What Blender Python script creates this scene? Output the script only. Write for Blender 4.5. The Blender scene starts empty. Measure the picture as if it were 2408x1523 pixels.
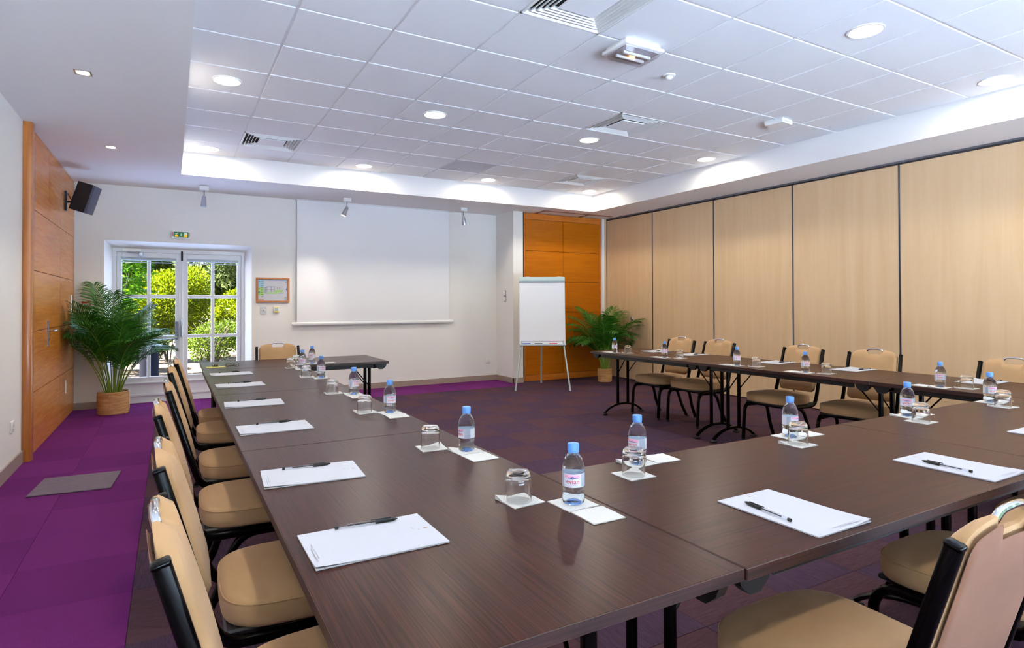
import bpy, bmesh, math, random
from mathutils import Vector, Matrix, Euler
R = math.radians
PI = math.pi
scene = bpy.context.scene
COL = scene.collection
random.seed(7)

# ------------------------------------------------------------------ camera
cam_d = bpy.data.cameras.new('camera')
cam_d.sensor_width = 36.0
cam_d.lens = 1413.95 / 2408 * 36.0
cam_d.shift_y = (701.64 - 761.5) / 2408
cam_d.clip_start = 0.05
cam = bpy.data.objects.new('camera', cam_d)
COL.objects.link(cam)
CAM_H = 1.283
yaw, pitch, roll = 0.5165, 0.0095, -0.0029
fw = Vector((math.sin(yaw) * math.cos(pitch), math.cos(yaw) * math.cos(pitch), math.sin(pitch)))
rt = Vector((math.cos(yaw), -math.sin(yaw), 0))
up = rt.cross(fw)
r2 = rt * math.cos(roll) + up * math.sin(roll)
u2 = -rt * math.sin(roll) + up * math.cos(roll)
cam.matrix_world = Matrix(((r2.x, u2.x, -fw.x, 0), (r2.y, u2.y, -fw.y, 0), (r2.z, u2.z, -fw.z, CAM_H), (0, 0, 0, 1)))
scene.camera = cam

# ------------------------------------------------------------------ world, sun, exposure
world = bpy.data.worlds.new('world')
scene.world = world
world.use_nodes = True
wn = world.node_tree.nodes
wl = world.node_tree.links
wn.clear()
w_out = wn.new('ShaderNodeOutputWorld')
w_bg = wn.new('ShaderNodeBackground')
w_sky = wn.new('ShaderNodeTexSky')
w_sky.sky_type = 'NISHITA'
w_sky.sun_disc = False
w_sky.sun_elevation = R(52)
w_sky.sun_rotation = R(-80)
wl.new(w_sky.outputs[0], w_bg.inputs[0])
wl.new(w_bg.outputs[0], w_out.inputs[0])
w_bg.inputs[1].default_value = 0.6
sun_d = bpy.data.lights.new('sun', 'SUN')
sun_d.energy = 64.0
sun_d.angle = R(1.0)
sun_d.color = (1.0, 0.98, 0.94)
sun = bpy.data.objects.new('sun', sun_d)
COL.objects.link(sun)
sun.location = (-20, 14, 25)
sun.rotation_euler = Vector((0.78, -0.03, -1.0)).to_track_quat('-Z', 'Y').to_euler()
vs = scene.view_settings
vs.view_transform = 'Standard'
vs.look = 'None'
vs.gamma = 1.0
vs.use_curve_mapping = False
vs.exposure = 1.05
DOWNLIGHT_W = 6.5
DOWNLIGHT_COL = (1.0, 0.93, 0.78)
HALOGEN_W = 4.5
HALOGEN_COL = (1.0, 0.88, 0.74)

# ------------------------------------------------------------------ colour and material helpers
def s2l(c):
    c = c / 255.0
    return c / 12.92 if c <= 0.04045 else ((c + 0.055) / 1.055) ** 2.4
def rgb(r, g, b):
    return (s2l(r), s2l(g), s2l(b), 1.0)
MATS = {}
def new_mat(name):
    m = bpy.data.materials.new(name)
    m.use_nodes = True
    MATS[name] = m
    n = m.node_tree.nodes
    return m, n, m.node_tree.links, n['Principled BSDF']
def plain(name, col, rough=0.5, metal=0.0, spec=0.5, noise=0.0, nscale=40, bump=0.0, bscale=200, coat=0.0, sheen=0.0):
    m, n, l, b = new_mat(name)
    b.inputs['Base Color'].default_value = col
    b.inputs['Roughness'].default_value = rough
    b.inputs['Metallic'].default_value = metal
    b.inputs['Specular IOR Level'].default_value = spec
    b.inputs['Coat Weight'].default_value = coat
    b.inputs['Sheen Weight'].default_value = sheen
    if noise or bump:
        tc = n.new('ShaderNodeTexCoord')
    if noise:
        t = n.new('ShaderNodeTexNoise')
        t.inputs['Scale'].default_value = nscale
        t.inputs['Detail'].default_value = 5
        l.new(tc.outputs['Object'], t.inputs['Vector'])
        mx = n.new('ShaderNodeMix')
        mx.data_type = 'RGBA'
        mx.inputs[6].default_value = tuple(max(0, c * (1 - noise)) for c in col[:3]) + (1,)
        mx.inputs[7].default_value = tuple(min(1, c * (1 + noise)) for c in col[:3]) + (1,)
        l.new(t.outputs['Fac'], mx.inputs[0])
        l.new(mx.outputs[2], b.inputs['Base Color'])
    if bump:
        t2 = n.new('ShaderNodeTexNoise')
        t2.inputs['Scale'].default_value = bscale
        l.new(tc.outputs['Object'], t2.inputs['Vector'])
        bp = n.new('ShaderNodeBump')
        bp.inputs['Strength'].default_value = bump
        bp.inputs['Distance'].default_value = 0.01
        l.new(t2.outputs['Fac'], bp.inputs['Height'])
        l.new(bp.outputs[0], b.inputs['Normal'])
    return m
def wood(name, c1, c2, grain=(1.2, 30, 30), rough=0.35, coat=0.0, detail=6, contrast=(0.35, 0.65), bump=0.0, random_shift=True, spec=0.5):
    m, n, l, b = new_mat(name)
    tc = n.new('ShaderNodeTexCoord')
    mp = n.new('ShaderNodeMapping')
    mp.inputs['Scale'].default_value = grain
    l.new(tc.outputs['Object'], mp.inputs['Vector'])
    if random_shift:
        oi = n.new('ShaderNodeObjectInfo')
        cx = n.new('ShaderNodeCombineXYZ')
        ml = n.new('ShaderNodeMath'); ml.operation = 'MULTIPLY'; ml.inputs[1].default_value = 37.0
        l.new(oi.outputs['Random'], ml.inputs[0])
        for i in range(3):
            l.new(ml.outputs[0], cx.inputs[i])
        l.new(cx.outputs[0], mp.inputs['Location'])
    t = n.new('ShaderNodeTexNoise')
    t.inputs['Scale'].default_value = 1.0
    t.inputs['Detail'].default_value = detail
    t.inputs['Roughness'].default_value = 0.62
    t.inputs['Distortion'].default_value = 0.6
    l.new(mp.outputs[0], t.inputs['Vector'])
    r = n.new('ShaderNodeValToRGB')
    r.color_ramp.elements[0].position = contrast[0]
    r.color_ramp.elements[0].color = c1
    r.color_ramp.elements[1].position = contrast[1]
    r.color_ramp.elements[1].color = c2
    l.new(t.outputs['Fac'], r.inputs[0])
    l.new(r.outputs[0], b.inputs['Base Color'])
    b.inputs['Roughness'].default_value = rough
    b.inputs['Coat Weight'].default_value = coat
    b.inputs['Coat Roughness'].default_value = 0.12
    b.inputs['Specular IOR Level'].default_value = spec
    if bump:
        bp = n.new('ShaderNodeBump')
        bp.inputs['Strength'].default_value = bump
        bp.inputs['Distance'].default_value = 0.002
        l.new(t.outputs['Fac'], bp.inputs['Height'])
        l.new(bp.outputs[0], b.inputs['Normal'])
    return m
def emit(name, col, strength, base=None):
    m, n, l, b = new_mat(name)
    b.inputs['Base Color'].default_value = base or tuple(0.6 * c for c in col[:3]) + (1,)
    b.inputs['Emission Color'].default_value = col
    b.inputs['Emission Strength'].default_value = strength
    return m
def thin_glass(name, tint=(1, 1, 1, 1), ior=1.5, rough=0.0, boost=1.0):
    m, n, l, b = new_mat(name)
    n.remove(b)
    out = n['Material Output']
    tr = n.new('ShaderNodeBsdfTransparent'); tr.inputs[0].default_value = tint
    gl = n.new('ShaderNodeBsdfGlossy'); gl.inputs['Roughness'].default_value = rough
    lw_ = n.new('ShaderNodeLayerWeight')
    pw = n.new('ShaderNodeMath'); pw.operation = 'POWER'; pw.inputs[1].default_value = 4.5
    l.new(lw_.outputs['Facing'], pw.inputs[0])
    f0 = ((ior - 1) / (ior + 1)) ** 2
    fr = n.new('ShaderNodeMath'); fr.operation = 'MULTIPLY_ADD'; fr.inputs[1].default_value = 1 - f0; fr.inputs[2].default_value = f0
    l.new(pw.outputs[0], fr.inputs[0])
    ml = n.new('ShaderNodeMath'); ml.operation = 'MULTIPLY'; ml.inputs[1].default_value = boost; ml.use_clamp = True
    mx = n.new('ShaderNodeMixShader')
    l.new(fr.outputs[0], ml.inputs[0]); l.new(ml.outputs[0], mx.inputs[0])
    l.new(tr.outputs[0], mx.inputs[1]); l.new(gl.outputs[0], mx.inputs[2]); l.new(mx.outputs[0], out.inputs[0])
    return m
def leafmat(name, c1, c2, trans=0.35, rough=0.45, spec=0.08):
    m, n, l, b = new_mat(name)
    out = n['Material Output']
    g = n.new('ShaderNodeNewGeometry')
    r = n.new('ShaderNodeValToRGB')
    r.color_ramp.elements[0].color = c1
    r.color_ramp.elements[1].color = c2
    l.new(g.outputs['Random Per Island'], r.inputs[0])
    l.new(r.outputs[0], b.inputs['Base Color'])
    b.inputs['Roughness'].default_value = rough
    b.inputs['Specular IOR Level'].default_value = spec
    t = n.new('ShaderNodeBsdfTranslucent')
    l.new(r.outputs[0], t.inputs[0])
    mx = n.new('ShaderNodeMixShader'); mx.inputs[0].default_value = trans
    l.new(b.outputs[0], mx.inputs[1]); l.new(t.outputs[0], mx.inputs[2]); l.new(mx.outputs[0], out.inputs[0])
    return m

WHITE = plain('white_paint', rgb(236, 233, 228), 0.85, noise=0.02, nscale=2.0, bump=0.05, bscale=300)
CEILM = plain('ceiling_tile_white', rgb(240, 240, 242), 0.9, bump=0.15, bscale=900)
SOFFM = plain('soffit_white', rgb(238, 235, 234), 0.9, noise=0.015, nscale=3)
RAILM = plain('rail_white', rgb(232, 232, 232), 0.55)
BASEM = plain('baseboard_taupe', rgb(158, 140, 128), 0.45)
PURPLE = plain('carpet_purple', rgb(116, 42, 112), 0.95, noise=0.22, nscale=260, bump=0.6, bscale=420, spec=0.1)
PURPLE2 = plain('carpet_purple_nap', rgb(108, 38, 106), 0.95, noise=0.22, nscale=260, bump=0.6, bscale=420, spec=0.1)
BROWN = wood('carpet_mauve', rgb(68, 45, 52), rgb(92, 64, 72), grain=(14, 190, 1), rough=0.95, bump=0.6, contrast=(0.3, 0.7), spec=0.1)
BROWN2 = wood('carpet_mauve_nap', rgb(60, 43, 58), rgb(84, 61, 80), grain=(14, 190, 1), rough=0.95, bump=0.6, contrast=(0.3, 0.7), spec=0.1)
GREYMAT = wood('grey_mat', rgb(98, 84, 96), rgb(122, 106, 116), grain=(14, 190, 1), rough=0.95, bump=0.6)
WENGE = wood('wenge', rgb(24, 11, 8), rgb(74, 38, 28), grain=(3.0, 230, 230), rough=0.30, detail=6, contrast=(0.30, 0.68), bump=0.02, spec=0.11)
WENGE_E = wood('wenge_edge', rgb(28, 13, 12), rgb(66, 34, 28), grain=(3, 120, 160), rough=0.38)
MAPLE = wood('maple', rgb(204, 168, 128), rgb(216, 184, 146), grain=(9, 9, 0.6), rough=0.45, contrast=(0.25, 0.8), spec=0.3)
OAK = wood('honey_oak', rgb(184, 106, 28), rgb(212, 138, 54), grain=(14, 2.2, 46), rough=0.26, coat=0.0, spec=0.25, contrast=(0.3, 0.7))
OAKF = wood('oak_frame', rgb(162, 92, 30), rgb(184, 112, 44), grain=(30, 30, 1.5), rough=0.3, coat=0.3)
ORANGE = wood('orange_wood', rgb(168, 88, 0), rgb(188, 106, 3), grain=(1.6, 8, 30), rough=0.36, spec=0.25, contrast=(0.25, 0.75))
ORANGEF = wood('orange_frame', rgb(182, 98, 22), rgb(200, 116, 36), grain=(4, 8, 10), rough=0.35)
SUEDE = plain('tan_suede', rgb(182, 143, 100), 0.9, noise=0.16, nscale=7, bump=0.12, bscale=500, sheen=0.08)
SUEDEB = plain('tan_suede_back', rgb(134, 90, 68), 0.9, noise=0.3, nscale=7, bump=0.1, bscale=500, sheen=0.08)
BLACKM = plain('black_lacquer', rgb(5, 4, 5), 0.22, spec=0.18)
BLACKP = plain('black_plastic', rgb(20, 20, 23), 0.45)
DARKS = plain('speaker_black', rgb(26, 24, 28), 0.6, bump=0.3, bscale=900)
CHROME = plain('chrome', rgb(225, 225, 228), 0.12, metal=1.0)
ALU = plain('brushed_aluminium', rgb(190, 192, 198), 0.3, metal=1.0)
DALU = plain('grey_steel', rgb(120, 122, 132), 0.35, metal=0.8)
SEAL = plain('dark_seal', rgb(44, 40, 44), 0.6)
GREYPL = plain('grey_plastic', rgb(176, 188, 192), 0.4)
WPLAST = plain('white_plastic', rgb(238, 238, 236), 0.35)
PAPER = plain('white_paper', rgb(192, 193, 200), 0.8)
NAPK = plain('napkin_tissue', rgb(214, 213, 209), 0.95, bump=0.3, bscale=250)
INKG = plain('grey_print', rgb(160, 160, 168), 0.8)
GOLD = plain('gold_print', rgb(160, 130, 90), 0.6)
DOORW = plain('door_white', rgb(232, 234, 238), 0.35)
GLASSW = thin_glass('window_glass', (0.98, 0.99, 0.985, 1), 1.45, boost=0.15)
def clear_glass(name, col, ior, rough=0.0):
    m, n, l, b = new_mat(name)
    b.inputs['Base Color'].default_value = col
    b.inputs['Roughness'].default_value = rough
    b.inputs['IOR'].default_value = ior
    b.inputs['Transmission Weight'].default_value = 1.0
    return m
TUMB = clear_glass('tumbler_glass', (0.99, 0.995, 1.0, 1), 1.48)
SCREENM = plain('screen_fabric', rgb(240, 240, 242), 0.9)
GREEN = emit('exit_green', rgb(0, 120, 60), 0.10)
EXITY = emit('exit_yellow', rgb(255, 195, 10), 0.35)
EXITW = emit('exit_white', rgb(235, 245, 235), 0.15)
RED = plain('red_plastic', rgb(190, 30, 30), 0.4)
YELL = plain('yellow_print', rgb(240, 214, 20), 0.5)
REDT = plain('label_red', rgb(226, 40, 70), 0.5)
PINK = plain('label_pink', rgb(240, 170, 196), 0.5)
BLUEM = plain('label_blue', rgb(30, 70, 165), 0.5)
LABELW = plain('label_white', rgb(225, 228, 238), 0.5)
LABELG = plain('label_grey', rgb(176, 182, 200), 0.5)
CAPB = plain('cap_blue', rgb(96, 150, 222), 0.4)
BASKET = wood('basket_wicker', rgb(172, 122, 70), rgb(222, 176, 118), grain=(6, 6, 90), rough=0.6, bump=0.4)
SOIL = plain('soil', rgb(60, 42, 30), 0.95, noise=0.4, nscale=60)
PALML = leafmat('palm_leaf', rgb(24, 82, 22), rgb(74, 140, 38), 0.25, 0.35, 0.4)
CANE = plain('palm_cane', rgb(120, 150, 50), 0.45, noise=0.2, nscale=14)
def bottle_mat():
    m, n, l, b = new_mat('bottle_water')
    b.inputs['Base Color'].default_value = (0.84, 0.92, 1.0, 1)
    b.inputs['Roughness'].default_value = 0.02
    b.inputs['IOR'].default_value = 1.33
    b.inputs['Transmission Weight'].default_value = 1.0
    return m
BOTTLE = bottle_mat()
BDEEP = thin_glass('bottle_base_blue', (0.5, 0.66, 0.95, 1), 1.4)
PENC = thin_glass('pen_clear', (0.92, 0.94, 0.97, 1), 1.5, boost=1.5)
INK = plain('black_ink', rgb(16, 16, 18), 0.4)
LENS = emit('downlight_lens', (1.0, 0.95, 0.84, 1), 9.0)
HLENS = emit('halogen_lens', (1.0, 0.82, 0.6, 1), 9.0)
TUBEG = emit('amber_filament', (1.0, 0.45, 0.1, 1), 4.0)

# ------------------------------------------------------------------ mesh helpers
class MB:
    def __init__(s):
        s.v = []; s.f = []
    def add(s, verts, faces, M=None):
        o = len(s.v)
        if M is None:
            s.v += [tuple(p) for p in verts]
        else:
            s.v += [tuple(M @ Vector(p)) for p in verts]
        s.f += [tuple(i + o for i in f) for f in faces]
        return s
    def box(s, x0, x1, y0, y1, z0, z1, M=None):
        v = [(x0, y0, z0), (x1, y0, z0), (x1, y1, z0), (x0, y1, z0), (x0, y0, z1), (x1, y0, z1), (x1, y1, z1), (x0, y1, z1)]
        return s.add(v, [(0, 3, 2, 1), (4, 5, 6, 7), (0, 1, 5, 4), (1, 2, 6, 5), (2, 3, 7, 6), (3, 0, 4, 7)], M)
    def rbox(s, x0, x1, y0, y1, z0, z1, b=0.003, seg=1, M=None):
        bm = bmesh.new()
        bmesh.ops.create_cube(bm, size=1.0)
        for q in bm.verts:
            q.co = Vector(((x0 + x1) / 2 + q.co.x * (x1 - x0), (y0 + y1) / 2 + q.co.y * (y1 - y0), (z0 + z1) / 2 + q.co.z * (z1 - z0)))
        bmesh.ops.bevel(bm, geom=list(bm.edges), offset=b, segments=seg, affect='EDGES', profile=0.5)
        bm.verts.ensure_lookup_table()
        bm.verts.index_update()
        s.add([q.co.copy() for q in bm.verts], [[q.index for q in f.verts] for f in bm.faces], M)
        bm.free()
        return s
    def quad(s, a, b, c, d):
        return s.add([a, b, c, d], [(0, 1, 2, 3)])
    def lathe(s, prof, n=24, M=None, close_b=True, close_t=True):
        v = []; f = []
        for r, z in prof:
            for i in range(n):
                a = 2 * PI * i / n
                v.append((r * math.cos(a), r * math.sin(a), z))
        k = len(prof)
        for j in range(k - 1):
            for i in range(n):
                i2 = (i + 1) % n
                f.append((j * n + i, j * n + i2, (j + 1) * n + i2, (j + 1) * n + i))
        if close_b: f.append(tuple(reversed(range(n))))
        if close_t: f.append(tuple((k - 1) * n + i for i in range(n)))
        return s.add(v, f, M)
    def cyl(s, p0, p1, r0, r1=None, n=12):
        p0 = Vector(p0); p1 = Vector(p1)
        d = p1 - p0
        M = Matrix.Translation(p0) @ d.to_track_quat('Z', 'Y').to_matrix().to_4x4()
        return s.lathe([(r0, 0), (r0 if r1 is None else r1, d.length)], n, M)
    def tube(s, path, r, n=10, bi=None, sq=2.0, caps=True):
        """round or oval tube; r = radius or (along normal, along binormal); bi = fixed binormal for planar paths"""
        P = [Vector(p) for p in path]
        k = len(P)
        T = []
        for i in range(k):
            t = (P[min(i + 1, k - 1)] - P[max(i - 1, 0)])
            T.append(t.normalized())
        if bi is None:
            a = Vector((0, 0, 1)) if abs(T[0].z) < 0.9 else Vector((1, 0, 0))
            b0 = T[0].cross(a).normalized()
        v = []; f = []
        for i in range(k):
            if bi is not None:
                b = Vector(bi); nn = T[i].cross(b).normalized(); b = nn.cross(T[i]).normalized()
            else:
                b0 = (b0 - T[i] * b0.dot(T[i])).normalized()
                b = b0; nn = T[i].cross(b).normalized()
            ra, rb = (r if isinstance(r, tuple) else (r, r)) if not callable(r) else ((r(i / (k - 1)),) * 2)
            for j in range(n):
                an = 2 * PI * (j + 0.5) / n
                ca, sa = math.cos(an), math.sin(an)
                e = 2.0 / sq
                x = math.copysign(abs(ca) ** e, ca); y = math.copysign(abs(sa) ** e, sa)
                v.append(P[i] + nn * x * ra + b * y * rb)
        for i in range(k - 1):
            for j in range(n):
                j2 = (j + 1) % n
                f.append((i * n + j, i * n + j2, (i + 1) * n + j2, (i + 1) * n + j))
        if caps:
            f.append(tuple(reversed(range(n)))); f.append(tuple((k - 1) * n + j for j in range(n)))
        return s.add(v, f)
    def prism(s, poly, z0, z1, M=None):
        n = len(poly)
        v = [(x, y, z0) for x, y in poly] + [(x, y, z1) for x, y in poly]
        f = [tuple(reversed(range(n))), tuple(range(n, 2 * n))]
        f += [(i, (i + 1) % n, n + (i + 1) % n, n + i) for i in range(n)]
        return s.add(v, f, M)
    def mesh(s, name, mat, angle=35):
        me = bpy.data.meshes.new(name)
        me.from_pydata(s.v, [], s.f)
        me.update()
        bm = bmesh.new(); bm.from_mesh(me)
        bmesh.ops.recalc_face_normals(bm, faces=bm.faces)
        bm.to_mesh(me); bm.free()
        me.materials.append(mat)
        if angle:
            me.polygons.foreach_set('use_smooth', [True] * len(me.polygons))
            me.set_sharp_from_angle(angle=R(angle))
        return me
    def build(s, name, mat, parent=None, angle=35, loc=None, rot=None):
        return link(name, s.mesh(name, mat, angle), parent, loc, rot)
def link(name, me, parent=None, loc=None, rot=None):
    o = bpy.data.objects.new(name, me)
    COL.objects.link(o)
    if parent is not None: o.parent = parent
    if loc is not None: o.location = loc
    if rot is not None: o.rotation_euler = rot
    return o
def arc(cx, cy, r, a0, a1, n):
    return [(cx + r * math.cos(R(a0 + (a1 - a0) * i / n)), cy + r * math.sin(R(a0 + (a1 - a0) * i / n))) for i in range(n + 1)]
def tag(o, label, cat, group=None, kind=None):
    o['label'] = label; o['category'] = cat
    if group: o['group'] = group
    if kind: o['kind'] = kind
    return o
def thing(name, label, cat, loc=(0, 0, 0), rot=(0, 0, 0), group=None):
    o = bpy.data.objects.new(name, None)
    o.empty_display_size = 0.1
    COL.objects.link(o)
    o.location = loc; o.rotation_euler = rot
    return tag(o, label, cat, group)
def struct(o, label=None, cat=None):
    o['kind'] = 'structure'
    if label: o['label'] = label
    if cat: o['category'] = cat
    return o
def copy_tree(o, parent=None):
    c = o.copy(); COL.objects.link(c)
    c.parent = parent
    for ch in list(o.children):
        copy_tree(ch, c)
    return c
def place(proto, first, label, loc, rz, group):
    o = proto if first else copy_tree(proto)
    o.location = loc; o.rotation_euler = (0, 0, rz)
    o['label'] = label; o['group'] = group
    return o

# ------------------------------------------------------------------ room dimensions
XL, XR, YB, YF = -1.06, 6.79, 9.07, -1.25
ZS, ZC = 2.803, 3.071            # soffit and tile ceiling heights
GX, GY = 0.663, 3.769            # ceiling grid origin
TX0, TX1, TY1 = 0.105, 6.063, 7.955   # tray opening
ZT = 0.738                       # table top height

# ------------------------------------------------------------------ floor
m = MB(); m.box(XL - 0.2, XR + 0.25, YF - 0.2, 9.5, -0.12, -0.012)
floor = struct(m.build('floor', plain('floor_screed', rgb(70, 50, 60), 0.9), angle=0), 'purple and mauve carpet tile floor of the meeting room', 'floor')
t_me = {}
def tile_mesh(w, d, mat):
    k = (round(w, 3), round(d, 3), mat.name)
    if k not in t_me:
        mm = MB(); mm.rbox(-w / 2 + 0.0008, w / 2 - 0.0008, -d / 2 + 0.0008, d / 2 - 0.0008, -0.012, 0.0, 0.0012)
        t_me[k] = mm.mesh('carpet_tile', mat, 0)
    return t_me[k]
FX0, FY1 = -0.146, 8.21
xs = [XL, -0.646 + 0.0, -0.146] + [FX0 + 0.5 * i for i in range(1, 14)] + [XR + 0.06]
ys = [9.32, 8.71, 8.21] + [FY1 - 0.5 * i for i in range(1, 18)]
def in_view(x, y):
    d = x * fw.x + y * fw.y
    s_ = x * rt.x + y * rt.y
    return d > 0.25 and abs(s_) < 0.90 * d + 0.6
for j in range(len(ys) - 1):
    for i in range(len(xs) - 1):
        x0, x1 = xs[i], xs[i + 1]; y1, y0 = ys[j], ys[j + 1]
        if not in_view((x0 + x1) / 2, (y0 + y1) / 2):
            continue
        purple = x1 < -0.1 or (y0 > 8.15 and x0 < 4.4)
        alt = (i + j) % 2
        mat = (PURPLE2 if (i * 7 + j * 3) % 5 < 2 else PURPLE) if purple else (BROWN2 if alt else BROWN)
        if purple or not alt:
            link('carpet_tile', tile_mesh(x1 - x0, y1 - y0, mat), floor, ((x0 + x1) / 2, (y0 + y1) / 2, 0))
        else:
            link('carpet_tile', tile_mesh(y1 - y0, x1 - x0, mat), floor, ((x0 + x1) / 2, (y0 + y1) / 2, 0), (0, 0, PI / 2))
m = MB(); m.box(XL, XR + 0.06, YF, -0.29, -0.012, 0.0)
rest = m.build('carpet_field', BROWN, floor, 0)
m = MB()
m.rbox(-0.24, 0.24, -0.235, 0.235, 0, 0.010, 0.003)
mat_o = m.build('floor_mat', GREYMAT, None, 0, (-0.583, 5.32, 0.0005), (0, 0, R(-4)))
tag(mat_o, 'square grey floor mat lying on the purple carpet near the left wall', 'mat')

# ------------------------------------------------------------------ ceiling
m = MB(); m.box(XL - 0.2, XR + 0.3, YF - 0.2, 9.6, ZC + 0.10, ZC + 0.25)
ceiling = struct(m.build('ceiling', RAILM, angle=0), 'white suspended tile ceiling set in a raised tray', 'ceiling')
m = MB()
m.box(XL - 0.15, TX0, YF - 0.1, 9.5, ZS, ZC + 0.10)
m.box(TX1, XR + 0.2, YF - 0.1, 9.5, ZS, ZC + 0.10)
m.box(TX0, TX1, TY1, 9.5, ZS, ZC + 0.10)
m.build('soffit', SOFFM, ceiling, 0)
cx_edges = [TX0 + 0.006] + [GX + 0.6 * i for i in range(9)] + [TX1 - 0.004]
cy_edges = [YF + 0.004] + [GY + 0.6 * j for j in range(-8, 7)] + [TY1 - 0.004]
c_me = {}
SPECIAL = {(5, 1), (2, -2), (7, 5), (0, 5), (4, 5)}
LIGHTC = [(-1, 2), (2, 2), (5, 2), (8, 2), (-1, 6), (2, 6), (5, 6), (8, 6), (5, -3), (8, -3), (-1, -3), (2, -3), (-1, -8), (2, -8), (5, -8), (8, -8)]
G = 0.0095
def ceil_tile_mesh(w, d, hole):
    k = (round(w, 3), round(d, 3), hole)
    if k in c_me: return c_me[k]
    mm = MB()
    hx, hy = w / 2 - G, d / 2 - G
    if not hole:
        mm.rbox(-hx, hx, -hy, hy, 0, 0.03, 0.002)
    else:
        n = 32; rr = 0.095
        ring = [(rr * math.cos(2 * PI * i / n), rr * math.sin(2 * PI * i / n)) for i in range(n)]
        sq = []
        for i in range(n):
            a = 2 * PI * i / n
            c, s_ = math.cos(a), math.sin(a)
            q = min(hx / abs(c) if abs(c) > 1e-6 else 9, hy / abs(s_) if abs(s_) > 1e-6 else 9)
            sq.append((c * q, s_ * q))
        # snap the nearest ring points onto the corners
        for cxn, cyn in ((hx, hy), (-hx, hy), (-hx, -hy), (hx, -hy)):
            bi_ = min(range(n), key=lambda i: (sq[i][0] - cxn) ** 2 + (sq[i][1] - cyn) ** 2)
            sq[bi_] = (cxn, cyn)
        v = [(x, y, 0) for x, y in ring] + [(x, y, 0) for x, y in sq] + [(x, y, 0.03) for x, y in ring] + [(x, y, 0.03) for x, y in sq]
        f = []
        for i in range(n):
            j = (i + 1) % n
            f += [(i, j, n + j, n + i), (n + i, n + j, 3 * n + j, 3 * n + i), (i, 2 * n + i, 2 * n + j, j), (2 * n + i, 3 * n + i, 3 * n + j, 2 * n + j)]
        mm.add(v, f)
    c_me[k] = mm.mesh('ceiling_tile', CEILM, 0)
    return c_me[k]
cell_c = {}
for j in range(len(cy_edges) - 1):
    for i in range(len(cx_edges) - 1):
        x0, x1, y0, y1 = cx_edges[i], cx_edges[i + 1], cy_edges[j], cy_edges[j + 1]
        key = (i - 1, j - 9)
        cell_c[key] = ((x0 + x1) / 2, (y0 + y1) / 2)
        if key in SPECIAL: continue
        link('ceiling_tile', ceil_tile_mesh(x1 - x0, y1 - y0, key in LIGHTC), ceiling, ((x0 + x1) / 2, (y0 + y1) / 2, ZC))
for i, x in enumerate(cx_edges[1:-1]):
    mm = MB(); mm.box(x - 0.012, x + 0.012, cy_edges[0], TY1 - 0.002, ZC + 0.008, ZC + 0.04)
    mm.build('ceiling_rail', RAILM, ceiling, 0)
for y in cy_edges[1:-1]:
    mm = MB(); mm.box(TX0 + 0.002, TX1 - 0.002, y - 0.012, y + 0.012, ZC + 0.0085, ZC + 0.039)
    mm.build('ceiling_rail', RAILM, ceiling, 0)

# ------------------------------------------------------------------ walls
m = MB()
m.box(XL - 0.2, XL, YF - 0.2, 6.275, 0, ZS)
wall_left = struct(m.build('wall_left', WHITE, angle=0), 'plain white left wall beside the carpet walkway', 'wall')
m = MB(); m.box(XL - 0.2, -1.052, 6.275, 9.5, 0, ZS)
wall_wood = struct(m.build('wall_left_panelled', SEAL, angle=0), 'honey oak panelled stretch of the left wall', 'wall')
rows = [0.004, 0.532, 1.06, 1.588, 2.116, 2.800]
for k in range(5):
    cols = [(6.40, 8.0), (8.0, YB)] if k < 4 else [(6.40, 7.3), (7.3, 8.0), (8.0, YB)]
    for (a, b) in cols:
        mm = MB(); mm.rbox(-1.052, -1.03, a + 0.0025, b - 0.0025, rows[k] + 0.0025, rows[k + 1] - 0.0025, 0.0012)
        mm.build('wood_panel', OAK, wall_wood, 0)
m = MB()
m.tube([(-1.035, 6.335, 0.0), (-1.035, 6.335, ZS)], (0.062, 0.038), 16, bi=(1, 0, 0), sq=5)
trim = struct(m.build('trim_1', OAKF), 'orange brown timber door jamb between white wall and oak panels', 'trim')
# lever handle on the oak door
m = MB(); m.rbox(0, 0.008, -0.021, 0.021, -0.15, 0.10, 0.003); d1 = m.build('door_handle', ALU, wall_wood, loc=(-1.03, 7.26, 1.04)); d1['label'] = 'steel lever handle'
m = MB(); m.tube([(0.0, 0, 0.0), (0.05, 0, 0), (0.058, 0.02, 0), (0.058, 0.13, 0)], 0.009, 10); m.build('lever', ALU, d1)
m = MB(); m.cyl((0.0, 0, -0.085), (0.014, 0, -0.085), 0.011); m.build('lock_cylinder', DALU, d1)
for yy, zz, lab, w, h in ((8.379, 0.369, 'small pale switch plate low on the oak panels behind the palm', 0.05, 0.15), (8.80, 1.30, 'tall pale switch plate on the oak panels above the palm', 0.07, 0.22)):
    d = thing('switch_plate', lab, 'switch', (-1.03, yy, zz))
    m = MB(); m.rbox(0, 0.008, -w / 2, w / 2, -h / 2, h / 2, 0.003); m.build('plate', WPLAST, d)
    m = MB(); m.rbox(0.008, 0.011, -w / 4, w / 4, -h / 4, h / 4, 0.001); m.build('rocker', WPLAST, d)

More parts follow.
